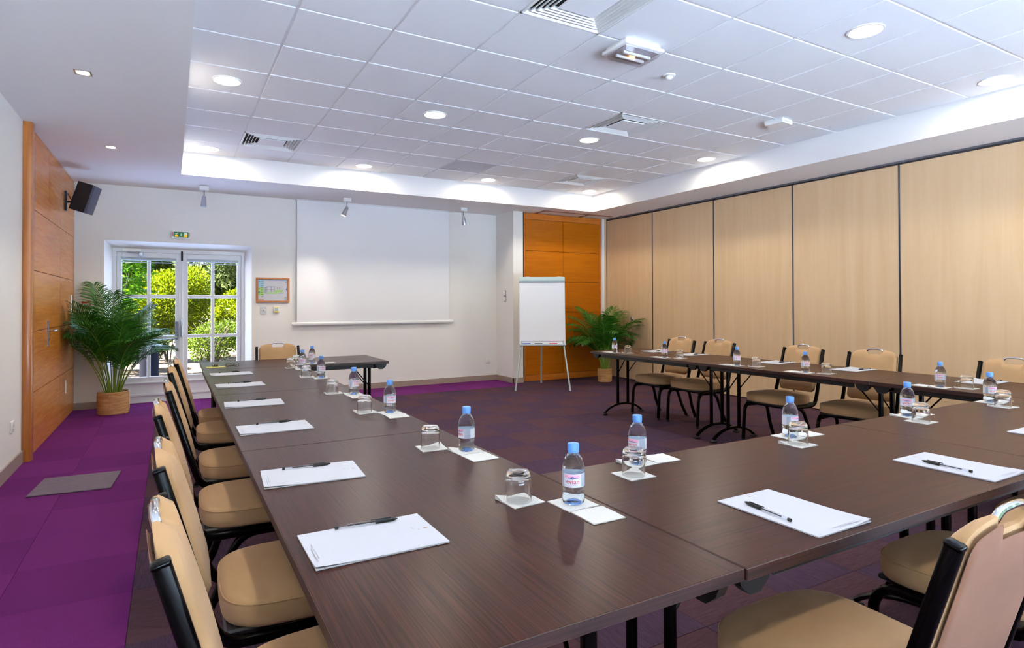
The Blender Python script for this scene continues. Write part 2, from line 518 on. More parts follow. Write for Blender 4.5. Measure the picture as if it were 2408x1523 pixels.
# back wall with the door recess
RX0, RX1, RZ = -0.725, 0.983, 2.105
DX0, DX1, DZ, DY = -0.652, 0.911, 2.03, 9.30
m = MB()
m.box(XL - 0.2, RX0, YB, 9.46, 0, ZS)
m.box(RX1, XR + 0.25, YB, 9.46, 0, ZS)
m.box(RX0, RX1, YB, 9.46, RZ, ZS)
m.quad((RX0, YB, 0), (RX0, YB, RZ), (DX0, DY, DZ), (DX0, DY, 0))
m.quad((RX1, YB, 0), (RX1, YB, RZ), (DX1, DY, DZ), (DX1, DY, 0))
m.quad((RX0, YB, RZ), (RX1, YB, RZ), (DX1, DY, DZ), (DX0, DY, DZ))
m.box(RX0, DX0, DY, 9.46, 0, RZ); m.box(DX1, RX1, DY, 9.46, 0, RZ); m.box(DX0, DX1, DY, 9.46, DZ, RZ)
wall_back = struct(m.build('wall_back', WHITE, angle=0), 'off white back wall with a splayed recess for the garden doors', 'wall')
m = MB(); m.box(-1.03, RX0, YB - 0.014, YB, 0, 0.085); m.box(RX1, 4.846, YB - 0.014, YB, 0, 0.085)
struct(m.build('baseboard_back', BASEM, angle=0), 'taupe baseboard along the back wall', 'baseboard')
m = MB(); m.box(XL, XL + 0.014, YF, 6.27, 0, 0.10)
struct(m.build('baseboard_left', BASEM, angle=0), 'taupe baseboard along the white left wall', 'baseboard')
m = MB(); m.box(4.846, 5.03, 8.49, YB, 0, ZS)
struct(m.build('wall_niche', WHITE, angle=0), 'short white return wall beside the orange sliding door', 'wall')
m = MB(); m.box(4.832, 4.846, 8.476, YB - 0.014, 0, 0.085); m.box(4.832, 5.03, 8.476, 8.49, 0, 0.085)
struct(m.build('baseboard_niche', BASEM, angle=0), 'taupe baseboard around the white return wall', 'baseboard')
m = MB()
m.box(XL - 0.2, -0.6, YF - 0.2, YF, 0, ZC + 0.1); m.box(6.4, XR + 0.25, YF - 0.2, YF, 0, ZC + 0.1)
m.box(-0.6, 6.4, YF - 0.2, YF, 2.70, ZC + 0.1); m.box(-0.6, 6.4, YF - 0.2, YF, 0, 0.12)
struct(m.build('wall_front', WHITE, angle=0), 'white wall behind the viewer, opened for added daylight windows', 'wall')
for k in range(5):  # windows added out of view so bounced daylight brightens the ceiling
    x0, x1 = -0.6 + 1.4 * k, -0.6 + 1.4 * (k + 1)
    m = MB()
    m.box(x0, x0 + 0.06, YF - 0.14, YF - 0.07, 0.12, 2.70); m.box(x1 - 0.06, x1, YF - 0.14, YF - 0.07, 0.12, 2.70)
    m.box(x0 + 0.06, x1 - 0.06, YF - 0.14, YF - 0.07, 0.12, 0.20); m.box(x0 + 0.06, x1 - 0.06, YF - 0.14, YF - 0.07, 2.62, 2.70)
    wv = struct(m.build('window_%d' % (k + 1), DOORW, angle=0), 'unseen added daylight window behind the viewer, number %d from the left wall' % (k + 1), 'window')
    m = MB(); m.box(x0 + 0.055, x1 - 0.055, YF - 0.108, YF - 0.104, 0.195, 2.625); m.build('pane', GLASSW, wv, 0)
m = MB(); m.box(-8, 13, YF - 2.2, YF - 0.2, 2.86, 3.0)
struct(m.build('blocker', plain('blocker_dark', rgb(52, 42, 36), 0.8), angle=0), 'unseen dark canopy slab outside the windows behind the viewer', 'blocker')  # unseen slab added to keep high skylight off the tables
m = MB(); m.box(-40, 45, YF - 15.5, YF - 14.5, -0.02, 7.5)
struct(m.build('hedge_blocker', plain('blocker_green', rgb(44, 60, 34), 0.95, noise=0.5, nscale=6), angle=0), 'unseen hedge added to block skylight across the courtyard behind the viewer', 'hedge')  # unseen dark mass added to block the low sky
m = MB(); m.box(-40, 45, YF - 60, YF - 0.2, -0.10, -0.02)
struct(m.build('bounce_yard', plain('bounce_pale', rgb(200, 220, 248), 0.9, noise=0.05, nscale=4), angle=0), 'unseen pale courtyard outside the windows behind the viewer', 'terrace')  # unseen pale ground added to bounce bluish daylight onto the ceiling

# orange sliding door leaf
m = MB(); m.box(5.03, 6.678, 8.545, 8.60, 0.003, 2.795)
d2 = struct(m.build('door_2', plain('dark_orange_core', rgb(96, 50, 8), 0.6), angle=0), 'tall orange stained timber sliding door with ten panels', 'door')
m = MB(); m.box(5.03, 5.066, 8.52, 8.56, 0.0, 2.80); m.build('door_seal', SEAL, d2, 0)
for nm, a in (('stile', (5.066, 5.099, 8.53, 8.56, 0.004, 2.795)), ('stile', (6.637, 6.675, 8.53, 8.56, 0.004, 2.795)), ('rail', (5.099, 6.637, 8.53, 8.56, 2.695, 2.745)), ('rail', (5.099, 6.637, 8.526, 8.56, 2.745, 2.795)), ('rail', (5.099, 6.637, 8.53, 8.56, 0.004, 0.105))):
    mm = MB(); mm.rbox(*a, 0.002); mm.build(nm, ORANGEF, d2, 0)
zr = [0.108, 0.63, 1.145, 1.66, 2.17, 2.692]
for k in range(5):
    for (a, b) in ((5.102, 5.853), (5.859, 6.634)):
        mm = MB(); mm.rbox(a, b, 8.533, 8.56, zr[k] + 0.003, zr[k + 1] - 0.003, 0.0015); mm.build('wood_panel', ORANGE, d2, 0)
m = MB(); m.box(6.678, 6.722, 8.50, 8.62, 0, 2.795)
struct(m.build('trim_2', plain('white_metal', rgb(235, 238, 242), 0.3), angle=0), 'narrow white post beside the orange sliding door', 'trim')
m = MB(); m.box(6.722, 6.80, 8.53, 8.62, 0, 2.795)
struct(m.build('trim_3', MAPLE, angle=0), 'narrow maple jamb at the end of the folding partition', 'trim')
m = MB(); m.box(5.27, 6.67, 8.20, 8.24, ZS - 0.010, ZS); m.box(5.27, 5.31, 8.24, 8.52, ZS - 0.010, ZS); m.box(6.17, 6.21, 8.24, 8.52, ZS - 0.010, ZS)
struct(m.build('trim_4', plain('brown_track', rgb(140, 92, 64), 0.5), angle=0), 'brown ceiling track in front of the orange sliding door', 'trim')

# folding partition on the right
m = MB(); m.box(XR + 0.055, XR + 0.25, YF - 0.2, 9.3, 0, ZS)
wall_right = struct(m.build('wall_right', SEAL, angle=0), 'pale maple folding partition of tall panels along the right', 'wall')
pj = [8.525, 7.344, 6.08, 4.815, 3.545, 2.28, 1.01, -0.26, -1.24]
for k in range(len(pj) - 1):
    mm = MB(); mm.rbox(XR, XR + 0.06, pj[k + 1] + 0.006, pj[k] - 0.006, 0.012, 2.765, 0.002)
    p_ = mm.build('partition_panel', MAPLE, wall_right, 0)
    for yy in (pj[k + 1] + 0.0075, pj[k] - 0.0075):
        mm = MB(); mm.box(XR - 0.002, XR + 0.03, yy - 0.0035, yy + 0.0035, 0.012, 2.765); mm.build('edge_profile', DALU, p_, 0)
m = MB(); m.box(XR + 0.004, XR + 0.05, YF, 8.52, 2.768, 2.785); m.build('top_seal', SEAL, wall_right, 0)
m = MB(); m.box(XR - 0.006, XR + 0.06, YF, 8.52, 2.785, ZS); m.build('top_rail', DALU, wall_right, 0)
lk = thing('partition_lock', 'round chrome lock on the folding partition above the right palm', 'lock', (XR, 7.85, 1.03))
m = MB(); m.lathe([(0.0, 0.012), (0.022, 0.012), (0.030, 0.008), (0.034, 0.0)], 24, Euler((0, -PI / 2, 0)).to_matrix().to_4x4(), close_b=False); m.build('rosette', ALU, lk)
m = MB(); m.lathe([(0.012, 0.0), (0.012, 0.018)], 16, Euler((0, -PI / 2, 0)).to_matrix().to_4x4()); m.build('cylinder', DALU, lk)

# ------------------------------------------------------------------ garden doors in the back wall
m = MB()
m.box(DX0, -0.611, DY, 9.36, 0, DZ); m.box(0.871, DX1, DY, 9.36, 0, DZ); m.box(-0.611, 0.871, DY, 9.36, 1.982, DZ)
m.box(DX0, DX1, DY + 0.005, 9.46, -0.01, 0.008)
dframe = struct(m.build('door_3', DOORW, angle=0), 'white timber frame of the double garden doors', 'door')
def door_leaf(name, x0, x1, px, label):
    fy0, fy1 = 9.315, 9.358
    mm = MB()
    mm.rbox(x0, px[0][0], fy0, fy1, 0.01, 1.98, 0.003); mm.rbox(px[1][1], x1, fy0, fy1, 0.01, 1.98, 0.003)
    mm.rbox(px[0][0], px[1][1], fy0, fy1, 1.895, 1.98, 0.003); mm.rbox(px[0][0], px[1][1], fy0, fy1, 0.265, 0.335, 0.003)
    mm.rbox(px[0][0], px[1][1], fy0, fy1, 0.01, 0.095, 0.003)
    lf = struct(mm.build(name, DOORW), label, 'door')
    mm = MB(); mm.rbox(px[0][0] - 0.01, px[1][1] + 0.01, fy0 + 0.012, fy1 - 0.008, 0.08, 0.28, 0.002); mm.build('kick_panel', DOORW, lf)
    mm = MB(); mm.rbox(px[0][0] - 0.03, px[1][1] + 0.03, fy0 - 0.012, fy0 + 0.002, 0.085, 0.115, 0.004); mm.build('moulding', DOORW, lf)
    mm = MB(); mm.rbox(px[0][0] - 0.03, px[1][1] + 0.03, fy0 - 0.012, fy0 + 0.002, 0.25, 0.272, 0.004); mm.build('moulding', DOORW, lf)
    xc = (px[0][1] + px[1][0]) / 2; hw = (px[1][0] - px[0][1]) / 2
    mm = MB(); mm.rbox(xc - hw, xc + hw, fy0 + 0.004, fy1 - 0.004, 0.33, 1.90, 0.006); mm.build('glazing_bar', DOORW, lf)
    for z in (0.860, 1.400):
        mm = MB(); mm.rbox(px[0][0] - 0.002, px[1][1] + 0.002, fy0 + 0.0045, fy1 - 0.0045, z - 0.020, z + 0.022, 0.006); mm.build('glazing_bar', DOORW, lf)
    for a, b in px:
        for z0, z1 in ((0.335, 0.842), (0.880, 1.378), (1.422, 1.896)):
            mm = MB(); mm.box(a - 0.002, b + 0.002, fy0 + 0.020, fy0 + 0.024, z0 - 0.004, z1 + 0.004); mm.build('pane', GLASSW, lf, 0)
    bl = thing('roller_blind', 'white rolled up blind at the top of the ' + ('left' if x0 < 0 else 'right') + ' garden door', 'blind', ((px[0][0] + px[1][1]) / 2, 9.29, 1.892))
    w = (px[1][1] - px[0][0]) / 2 + 0.012
    mm = MB(); mm.cyl((-w, 0, 0), (w, 0, 0), 0.021, n=16); mm.build('roll', GREYPL, bl)
    mm = MB(); mm.rbox(-w - 0.004, w + 0.004, -0.002, 0.024, 0.012, 0.030, 0.003); mm.build('cassette', DOORW, bl)
    mm = MB(); mm.rbox(-w, w, 0.012, 0.022, -0.048, -0.036, 0.002); mm.build('bottom_bar', GREYPL, bl)
    for s_ in (-1, 1):
        mm = MB(); mm.rbox(s_ * w - 0.004, s_ * w + 0.004, -0.022, 0.026, -0.024, 0.026, 0.002); mm.build('bracket', WPLAST, bl)
    return lf
leafL = door_leaf('door_4', -0.609, 0.122, ((-0.551, -0.273), (-0.230, 0.056)), 'left glazed leaf of the garden doors with a push bar')
leafR = door_leaf('door_5', 0.126, 0.869, ((0.205, 0.487), (0.531, 0.817)), 'right glazed leaf of the garden doors')
m = MB(); m.rbox(0.100, 0.150, 9.300, 9.318, 0.02, 1.975, 0.005); m.build('cover_strip', DOORW, leafR)
pb = thing('push_bar', 'grey horizontal panic push bar on the left garden door', 'push bar', (0.07, 9.30, 0.86))
m = MB(); m.tube([(-0.56, -0.055, -0.006), (-0.05, -0.055, -0.006), (0.0, -0.052, -0.006), (0.006, -0.02, -0.006)], (0.015, 0.022), 10, bi=(0, 0, 1)); m.build('bar', GREYPL, pb)
m = MB(); m.rbox(-0.018, 0.024, -0.06, 0.014, -0.04, 0.205, 0.006); m.build('lock_box', DALU, pb)
m = MB(); m.rbox(-0.585, -0.555, -0.06, 0.014, -0.07, 0.075, 0.006); m.build('hinge_box', DALU, pb)
lh = thing('lever_lock', 'tall silver espagnolette handle between the garden doors', 'handle', (0.134, 9.299, 0.98))
m = MB(); m.rbox(-0.015, 0.015, -0.012, 0.0, -0.125, 0.125, 0.005); m.build('back_plate', ALU, lh)
m = MB(); m.tube([(0, -0.01, 0.02), (0, -0.045, 0.02), (0, -0.05, 0.0), (0.0, -0.05, -0.12)], 0.009, 8); m.build('lever', ALU, lh)
m = MB(); m.cyl((0, -0.006, 0.125), (0, -0.006, 0.99), 0.006, n=8); m.build('rod', DOORW, lh)
m = MB(); m.rbox(-0.012, 0.012, -0.02, 0.0, 0.90, 1.03, 0.003); m.build('top_keep', BLACKP, lh)
dc = thing('door_closer', 'white hydraulic door closer above the left garden door', 'door closer', (-0.44, 9.30, 2.006))
m = MB(); m.rbox(-0.11, 0.11, -0.045, 0.0, -0.018, 0.022, 0.005); m.build('body', WPLAST, dc)
m = MB(); m.tube([(-0.05, -0.03, -0.022), (-0.03, -0.10, -0.04), (0.10, -0.06, -0.05)], (0.006, 0.012), 8); m.build('arm', ALU, dc)
m = MB(); m.rbox(0.08, 0.125, -0.075, 0.014, -0.075, -0.03, 0.004); m.build('arm_bracket', ALU, dc)

# ------------------------------------------------------------------ fittings on the back wall
ex = thing('exit_sign', 'green illuminated emergency exit sign above the garden doors', 'sign', (0.119, YB, 2.21))
m = MB(); m.rbox(-0.112, 0.112, -0.055, 0.0, -0.047, 0.047, 0.012, 2); m.build('housing', WPLAST, ex)
m = MB(); m.rbox(-0.088, 0.088, -0.058, -0.05, -0.036, 0.036, 0.002); m.build('green_panel', GREEN, ex)
m = MB()
def flat(mm, poly, y=-0.0595):
    mm.add([(x, y, z) for x, z in poly], [tuple(range(len(poly)))])
flat(m, [(-0.074, -0.03), (-0.030, -0.03), (-0.036, -0.012), (-0.056, -0.004), (-0.07, -0.014)])
m.build('pictogram_left', EXITY, ex, 0)
m = MB()
flat(m, arc(-0.038, 0.022, 0.006, 0, 340, 10)); flat(m, [(-0.072, 0.012), (-0.05, 0.016), (-0.04, 0.010), (-0.056, -0.002), (-0.062, 0.004)])
flat(m, [(-0.004, 0.018), (0.004, 0.018), (0.004, -0.006), (0.010, -0.006), (0, -0.02), (-0.010, -0.006), (-0.004, -0.006)])
m.build('arrow', EXITW, ex, 0)
m = MB(); flat(m, [(0.036, 0.0), (0.070, 0.0), (0.070, -0.032), (0.036, -0.032)]); m.build('pictogram_door', EXITY, ex, 0)
m = MB(); flat(m, [(0.036, 0.028), (0.070, 0.028), (0.070, 0.0), (0.036, 0.0)]); m.build('pictogram_door_top', EXITW, ex, 0)
for s_ in (-1, 1):
    m = MB(); flat(m, [(s_ * 0.094 - 0.004, -0.03), (s_ * 0.094 + 0.004, -0.03), (s_ * 0.096 + 0.004, 0.03), (s_ * 0.096 - 0.004, 0.03)], -0.0555); m.build('side_print', RED, ex, 0)

ev = thing('evacuation_plan', 'framed evacuation plan with green corridor beside the garden doors', 'picture', (1.2585, YB, 1.4925))
W2, H2 = 0.2205, 0.1755
for a in ((-W2, W2, H2 - 0.026, H2), (-W2, W2, -H2, -H2 + 0.026), (-W2, -W2 + 0.026, -H2 + 0.026, H2 - 0.026), (W2 - 0.026, W2, -H2 + 0.026, H2 - 0.026)):
    m = MB(); m.rbox(a[0], a[1], -0.022, 0, a[2], a[3], 0.003); m.build('frame_bar', OAKF, ev, 0)
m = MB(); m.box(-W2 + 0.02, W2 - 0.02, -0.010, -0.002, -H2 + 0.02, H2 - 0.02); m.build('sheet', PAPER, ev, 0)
def evp(name, mat, rects, y=-0.0106):
    mm = MB()
    for x0, x1, z0, z1 in rects:
        mm.add([(x0, y, z0), (x1, y, z0), (x1, y, z1), (x0, y, z1)], [(0, 1, 2, 3)])
    mm.build(name, mat, ev, 0)
PBLUE = plain('print_blue', rgb(150, 185, 205), 0.6); PGREEN = plain('print_green', rgb(150, 195, 110), 0.6)
PINKB = plain('print_brown', rgb(190, 150, 130), 0.6); PDARK = plain('print_dark', rgb(60, 60, 75), 0.6)
evp('print_header', PBLUE, [(-0.194, 0.194, 0.136, 0.149)])
evp('print_legend_blue', PBLUE, [(-0.194, -0.118, 0.035, 0.136)])
evp('print_legend_green', PGREEN, [(-0.194, -0.118, -0.075, 0.035)])
evp('print_legend_foot', PINKB, [(-0.194, -0.118, -0.149, -0.125)])
evp('print_corridor', PGREEN, [(-0.080, 0.060, -0.052, -0.030), (0.028, 0.130, -0.030, 0.0)])
ln = [(-0.105, -0.100, -0.045, 0.038), (-0.080, 0.018, 0.044, 0.049), (-0.080, -0.076, -0.03, 0.049), (-0.026, -0.022, -0.025, 0.044), (0.016, 0.020, -0.025, 0.049), (-0.076, 0.016, 0.007, 0.010),
      (-0.105, -0.08, 0.035, 0.039), (-0.105, -0.08, -0.046, -0.042), (-0.105, -0.08, 0.0, 0.003), (0.022, 0.138, 0.044, 0.047), (0.134, 0.138, 0.0, 0.047), (0.055, 0.058, 0.005, 0.044), (0.082, 0.085, 0.005, 0.044), (0.105, 0.108, 0.005, 0.044), (0.070, 0.138, -0.046, -0.042), (0.134, 0.138, -0.046, -0.03)]
evp('print_plan', PDARK, ln, -0.0109)
lg = [(-0.190, -0.166, 0.112, 0.121)] + [(-0.160, -0.125, 0.118 - 0.03 * k, 0.122 - 0.03 * k) for k in range(8)] + [(0.150, 0.186, -0.105, -0.100), (0.150, 0.186, -0.118, -0.115), (0.160, 0.186, -0.135, -0.131), (0.168, 0.176, 0.105, 0.116)]
evp('print_text', PDARK, lg, -0.0109)
evp('print_symbol_red', RED, [(-0.190, -0.172, 0.012, 0.020)], -0.0109)
evp('print_symbol_blue', BLUEM, [(-0.190, -0.174, -0.036, -0.020), (0.176, 0.188, 0.0, 0.022)], -0.0109)

k1 = thing('key_switch', 'grey key switch plate under the framed evacuation plan', 'switch', (1.138, YB, 1.21))
m = MB(); m.rbox(-0.039, 0.039, -0.010, 0, -0.052, 0.052, 0.003); m.build('plate', plain('switch_grey', rgb(200, 205, 208), 0.4), k1)
m = MB(); m.rbox(-0.016, 0.020, -0.014, -0.009, -0.016, 0.016, 0.002); m.build('insert', WPLAST, k1)
m = MB(); m.cyl((0.0, -0.017, 0), (0.0, -0.010, 0), 0.006); m.build('keyhole', INK, k1)
k2 = thing('alarm_button', 'white call button with yellow strips beside the grey key switch', 'button', (1.304, YB, 1.217))
m = MB(); m.rbox(-0.040, 0.040, -0.022, 0, -0.043, 0.043, 0.006, 2); m.build('housing', WPLAST, k2)
m = MB(); m.box(-0.03, 0.03, -0.0228, -0.021, 0.024, 0.036); m.build('yellow_strip', YELL, k2, 0)
m = MB(); m.box(-0.024, 0.026, -0.0228, -0.021, -0.038, -0.022); m.build('yellow_strip', YELL, k2, 0)
m = MB(); m.rbox(-0.022, 0.022, -0.0245, -0.021, -0.018, 0.020, 0.001); m.build('cover', GREYPL, k2)
fa = thing('fire_call_point', 'red manual fire alarm call point behind the left palm', 'fire alarm', (-0.903, YB, 1.29))
m = MB(); m.rbox(-0.045, 0.045, -0.05, 0, -0.045, 0.045, 0.005, 2); m.build('housing', RED, fa)
m = MB(); m.rbox(-0.034, 0.034, -0.053, -0.049, -0.020, 0.018, 0.002); m.build('element', WPLAST, fa)
m = MB()
for q in (-0.018, 0.0, 0.018): m.box(q - 0.005, q + 0.005, -0.0538, -0.0528, -0.003, 0.003)
m.build('marks', INK, fa, 0)
def socket(name, label, loc, rot):
    s_ = thing(name, label, 'socket', loc, rot)
    mm = MB(); mm.rbox(-0.043, 0.043, -0.012, 0, -0.043, 0.043, 0.004, 2); mm.build('plate', WPLAST, s_)
    mm = MB(); mm.lathe([(0.024, 0.0), (0.024, 0.003), (0.020, 0.003), (0.019, -0.004), (0.0005, -0.004)], 20, Matrix.Translation((0, -0.012, 0)) @ Euler((PI / 2, 0, 0)).to_matrix().to_4x4(), close_b=False); mm.build('recess', plain('socket_grey', rgb(205, 205, 205), 0.5), s_)
    mm = MB()
    for q in (-0.009, 0.009): mm.cyl((q, -0.0125, 0), (q, -0.006, 0), 0.0025, n=8)
    mm.build('pin_hole', INK, s_)
socket('power_socket', 'white power socket low on the back wall near the return wall', (4.68, YB, 0.33), (0, 0, 0))
socket('power_socket', 'white power socket on the left wall before the timber jamb', (XL, 5.92, 0.354), (0, 0, PI / 2))
th = thing('wall_switch', 'slim white double switch on the return wall left of the flip chart', 'switch', (4.846, 8.77, 1.42), (0, 0, -PI / 2))
for z in (-0.045, 0.047):
    m = MB(); m.rbox(-0.038, 0.038, -0.016, 0, z - 0.040, z + 0.040, 0.004); m.build('rocker', WPLAST, th)
m = MB(); m.rbox(-0.042, 0.042, -0.006, 0, -0.090, 0.092, 0.002); m.build('back_plate', DALU, th)

# projection screen
sc = thing('projection_screen', 'large white roll down projection screen on the back wall', 'screen', (2.762, YB - 0.045, 0))
m = MB(); m.box(-1.184, 1.184, -0.001, 0.001, 1.03, ZS - 0.001); m.build('fabric', SCREENM, sc, 0)
m = MB(); m.tube([(-1.245, 0, 1.008), (1.245, 0, 1.008)], (0.012, 0.024), 14, bi=(0, 0, 1)); m.build('bottom_bar', WPLAST, sc)
for s_ in (-1, 1):
    m = MB(); m.cyl((s_ * 1.245, 0, 1.008), (s_ * 1.258, 0, 1.008), 0.020, n=14); m.build('end_cap', WPLAST, sc)
m = MB(); m.rbox(-1.20, 1.27, -0.025, 0.025, ZS - 0.012, ZS - 0.0005, 0.003); m.build('ceiling_slot', RAILM, sc)

# ------------------------------------------------------------------ pendant spotlights
def pendant(x, label, aim, lit):
    t = thing('pendant_spotlight', label, 'spotlight', (x, 8.61, ZS), group='pendant spotlights along the back wall')
    mm = MB(); mm.rbox(-0.055, 0.055, -0.04, 0.04, -0.055, 0, 0.006); mm.build('ceiling_box', RAILM, t)
    mm = MB(); mm.cyl((0, 0, -0.145), (0, 0, -0.055), 0.006, n=10); mm.build('rod', DALU, t)
    q = Vector(aim).normalized().to_track_quat('-Z', 'Y').to_matrix().to_4x4()
    M = Matrix.Translation((0, 0, -0.135)) @ q
    mm = MB(); mm.lathe([(0.004, 0.012), (0.018, 0.008), (0.024, -0.005), (0.036, -0.13), (0.034, -0.13), (0.022, -0.02)], 24, M, close_b=True, close_t=True); mm.build('shade', ALU, t)
    mm = MB(); mm.lathe([(0.0335, -0.126), (0.0335, -0.122)], 20, M); mm.build('bulb', HLENS if lit else GREYPL, t)
    if lit:
        ld = bpy.data.lights.new('pendant_lamp', 'SPOT'); ld.energy = lit; ld.spot_size = R(70); ld.spot_blend = 0.7; ld.color = HALOGEN_COL; ld.shadow_soft_size = 0.03
        lo = bpy.data.objects.new('lamp', ld); COL.objects.link(lo); lo.parent = t
        lo.matrix_local = M @ Matrix.Translation((0, 0, -0.14))
pendant(0.37, 'silver pendant spotlight above the garden doors', (-0.06, -0.10, -1), 0)
pendant(2.187, 'lit silver pendant spotlight above the projection screen', (-0.42, 0.02, -1), 22)
pendant(4.01, 'silver pendant spotlight right of the projection screen', (0.22, 0.14, -1), 0)

# ------------------------------------------------------------------ wall speaker
sp = thing('wall_speaker', 'black loudspeaker on a bracket high on the oak panels', 'speaker', (-0.835, 8.22, 2.485), (0, 0, R(-14)))
tilt = Euler((0, R(17), 0)).to_matrix().to_4x4()
prof = [(-0.13, -0.12), (0.08, -0.15), (0.13, -0.12), (0.145, 0.0), (0.13, 0.12), (0.08, 0.15), (-0.13, 0.12)]
m = MB(); m.prism([(-0.090, -0.075), (0.075, -0.115), (0.075, 0.115), (-0.090, 0.075)], -0.160, 0.160, tilt); m.build('cabinet', DARKS, sp, 0)
m = MB(); m.prism([(0.077, -0.112), (0.090, -0.094), (0.094, 0.0), (0.090, 0.094), (0.077, 0.112)], -0.156, 0.156, tilt); m.build('grille', plain('grille_grey', rgb(62, 60, 74), 0.5, bump=0.5, bscale=1200), sp, 0)
m = MB(); m.tube([(-0.06, 0.0, -0.05), (-0.13, 0.03, -0.04), (-0.19, 0.06, -0.04)], 0.012, 8); m.build('arm', BLACKP, sp)
m = MB(); m.rbox(-0.194, -0.176, 0.06, 0.12, -0.14, 0.08, 0.004, 1, Matrix.Rotation(R(14), 4, 'Z')); m.build('wall_plate', BLACKP, sp)
m = MB(); m.tube([(-0.19, 0.06, 0.05), (-0.15, 0.05, -0.02), (-0.115, 0.04, 0.0), (-0.11, 0.03, 0.07), (-0.07, 0.01, 0.12)], 0.005, 6); m.build('cable', BLACKP, sp)

# ------------------------------------------------------------------ ceiling fittings
dl_names = {}
ordn = ['first', 'second', 'third', 'fourth']
DL_LABEL = {(-1, 2): 'round recessed downlight in the left tile column, two tiles before the square vent', (2, 2): 'round recessed downlight in mid ceiling over the left table row',
 (5, 2): 'round recessed downlight next to the middle square vent', (8, 2): 'round recessed downlight by the right tray edge, over the folding partition',
 (-1, 6): 'round recessed downlight in the far left corner of the ceiling tray', (2, 6): 'round recessed downlight at the back tray edge above the projection screen',
 (5, 6): 'round recessed downlight at the back tray edge beside the perforated tile', (8, 6): 'round recessed downlight in the far right corner of the ceiling tray',
 (5, -3): 'large near round recessed downlight at the top right of the ceiling', (8, -3): 'near round recessed downlight by the right tray edge at picture edge',
 (-1, -3): 'round recessed downlight above the nearest left chairs, out of view', (2, -3): 'round recessed downlight above the near table corner, out of view'}
m = MB(); m.lathe([(0.112, 0.0), (0.110, -0.006), (0.098, -0.007), (0.090, -0.002), (0.078, 0.045)], 36, close_b=False, close_t=False); DL_RING = m.mesh('trim_ring', WPLAST)
m = MB(); m.lathe([(0.080, 0.010), (0.080, 0.014)], 32); DL_LENS = m.mesh('lens', LENS)
DL_DATA = bpy.data.lights.new('downlight_lamp', 'AREA')
DL_DATA.shape = 'DISK'; DL_DATA.size = 0.15; DL_DATA.energy = DOWNLIGHT_W; DL_DATA.color = DOWNLIGHT_COL
for key in LIGHTC:
    c = cell_c[key]
    behind = key[1] < -3
    lab = DL_LABEL.get(key, 'round recessed downlight behind the viewer, %s from the left' % ['first', 'second', 'third', 'fourth'][(key[0] + 1) // 3])
    t = thing('ceiling_downlight', lab, 'ceiling light', (c[0], c[1], ZC), group='round recessed ceiling downlights')
    link('trim_ring', DL_RING, t); link('lens', DL_LENS, t)
    lo = bpy.data.objects.new('lamp', DL_DATA); COL.objects.link(lo); lo.parent = t; lo.location = (0, 0, 0.004)
HD = bpy.data.lights.new('halogen_lamp', 'SPOT')
HD.energy = HALOGEN_W * 3; HD.spot_size = R(95); HD.spot_blend = 0.8; HD.color = HALOGEN_COL; HD.shadow_soft_size = 0.035
for y, lab in ((6.91, 'small square spotlight in the left soffit above the oak panels'), (4.78, 'small square spotlight in the left soffit above the floor mat'), (2.65, 'small square spotlight in the left soffit over the second chair'), (0.52, 'small square spotlight in the left soffit behind the first chair'), (-0.7, 'small square spotlight in the left soffit behind the viewer')):
    t = thing('square_spotlight', lab, 'ceiling light', (-0.50, y, ZS), group='square soffit spotlights')
    m = MB()
    for a in ((-0.048, 0.048, -0.048, -0.038), (-0.048, 0.048, 0.038, 0.048), (-0.048, -0.038, -0.038, 0.038), (0.038, 0.048, -0.038, 0.038)):
        m.box(a[0], a[1], a[2], a[3], -0.004, 0.0)
    m.build('bezel', CHROME, t, 0)
    m = MB(); m.lathe([(0.034, -0.003), (0.034, -0.001)], 24); m.build('lens', HLENS, t)
    lo = bpy.data.objects.new('lamp', HD); COL.objects.link(lo); lo.parent = t; lo.location = (0, 0, -0.006)
# square air diffusers
DARKV = plain('vent_dark', rgb(40, 40, 46), 0.8)
def diffuser(key, label, four=True):
    c = cell_c[key]
    t = thing('air_diffuser', label, 'vent', (c[0], c[1], ZC), group='square ceiling air diffusers')
    mm = MB(); mm.box(-0.29, 0.29, -0.29, 0.29, 0.060, 0.065); mm.build('backing', DARKV, t, 0)
    for k in range(5):
        ro = 0.284 - k * 0.029
        mm = MB()
        for a in range(4):
            Mq = Matrix.Rotation(a * PI / 2, 4, 'Z')
            ra = ro - 0.005; rb = ro - 0.013
            v = []
            for q, z in ((ro, 0.0), (ra, 0.0), (rb, 0.020), (rb + 0.002, 0.022), (ro, 0.004)):
                v += [(-q, -q, z), (q, -q, z)]
            mm.add(v, [(2 * k_, 2 * k_ + 1, (2 * k_ + 3) % 10, (2 * k_ + 2) % 10) for k_ in range(5)], Mq)
        mm.build('louvre', WPLAST, t, 0)
    mm = MB(); mm.rbox(-0.135, 0.135, -0.135, 0.135, -0.004, 0.006, 0.004); mm.build('centre_plate', CEILM, t, 0)
    mm = MB()
    for a in range(4):
        mm.box(-0.2995, 0.2995, -0.2995, -0.286, -0.003, 0.030, Matrix.Rotation(a * PI / 2, 4, 'Z'))
    mm.build('frame', WPLAST, t, 0)
diffuser((5, 1), 'square white air diffuser in the middle of the tiled ceiling')
diffuser((2, -2), 'large near square air diffuser cut off at the top picture edge')
diffuser((7, 5), 'square white air diffuser near the far right ceiling corner')
diffuser((0, 5), 'square white air diffuser near the far left ceiling corner')
c = cell_c[(4, 5)]
m = MB(); m.rbox(-0.29, 0.29, -0.29, 0.29, 0, 0.03, 0.002)
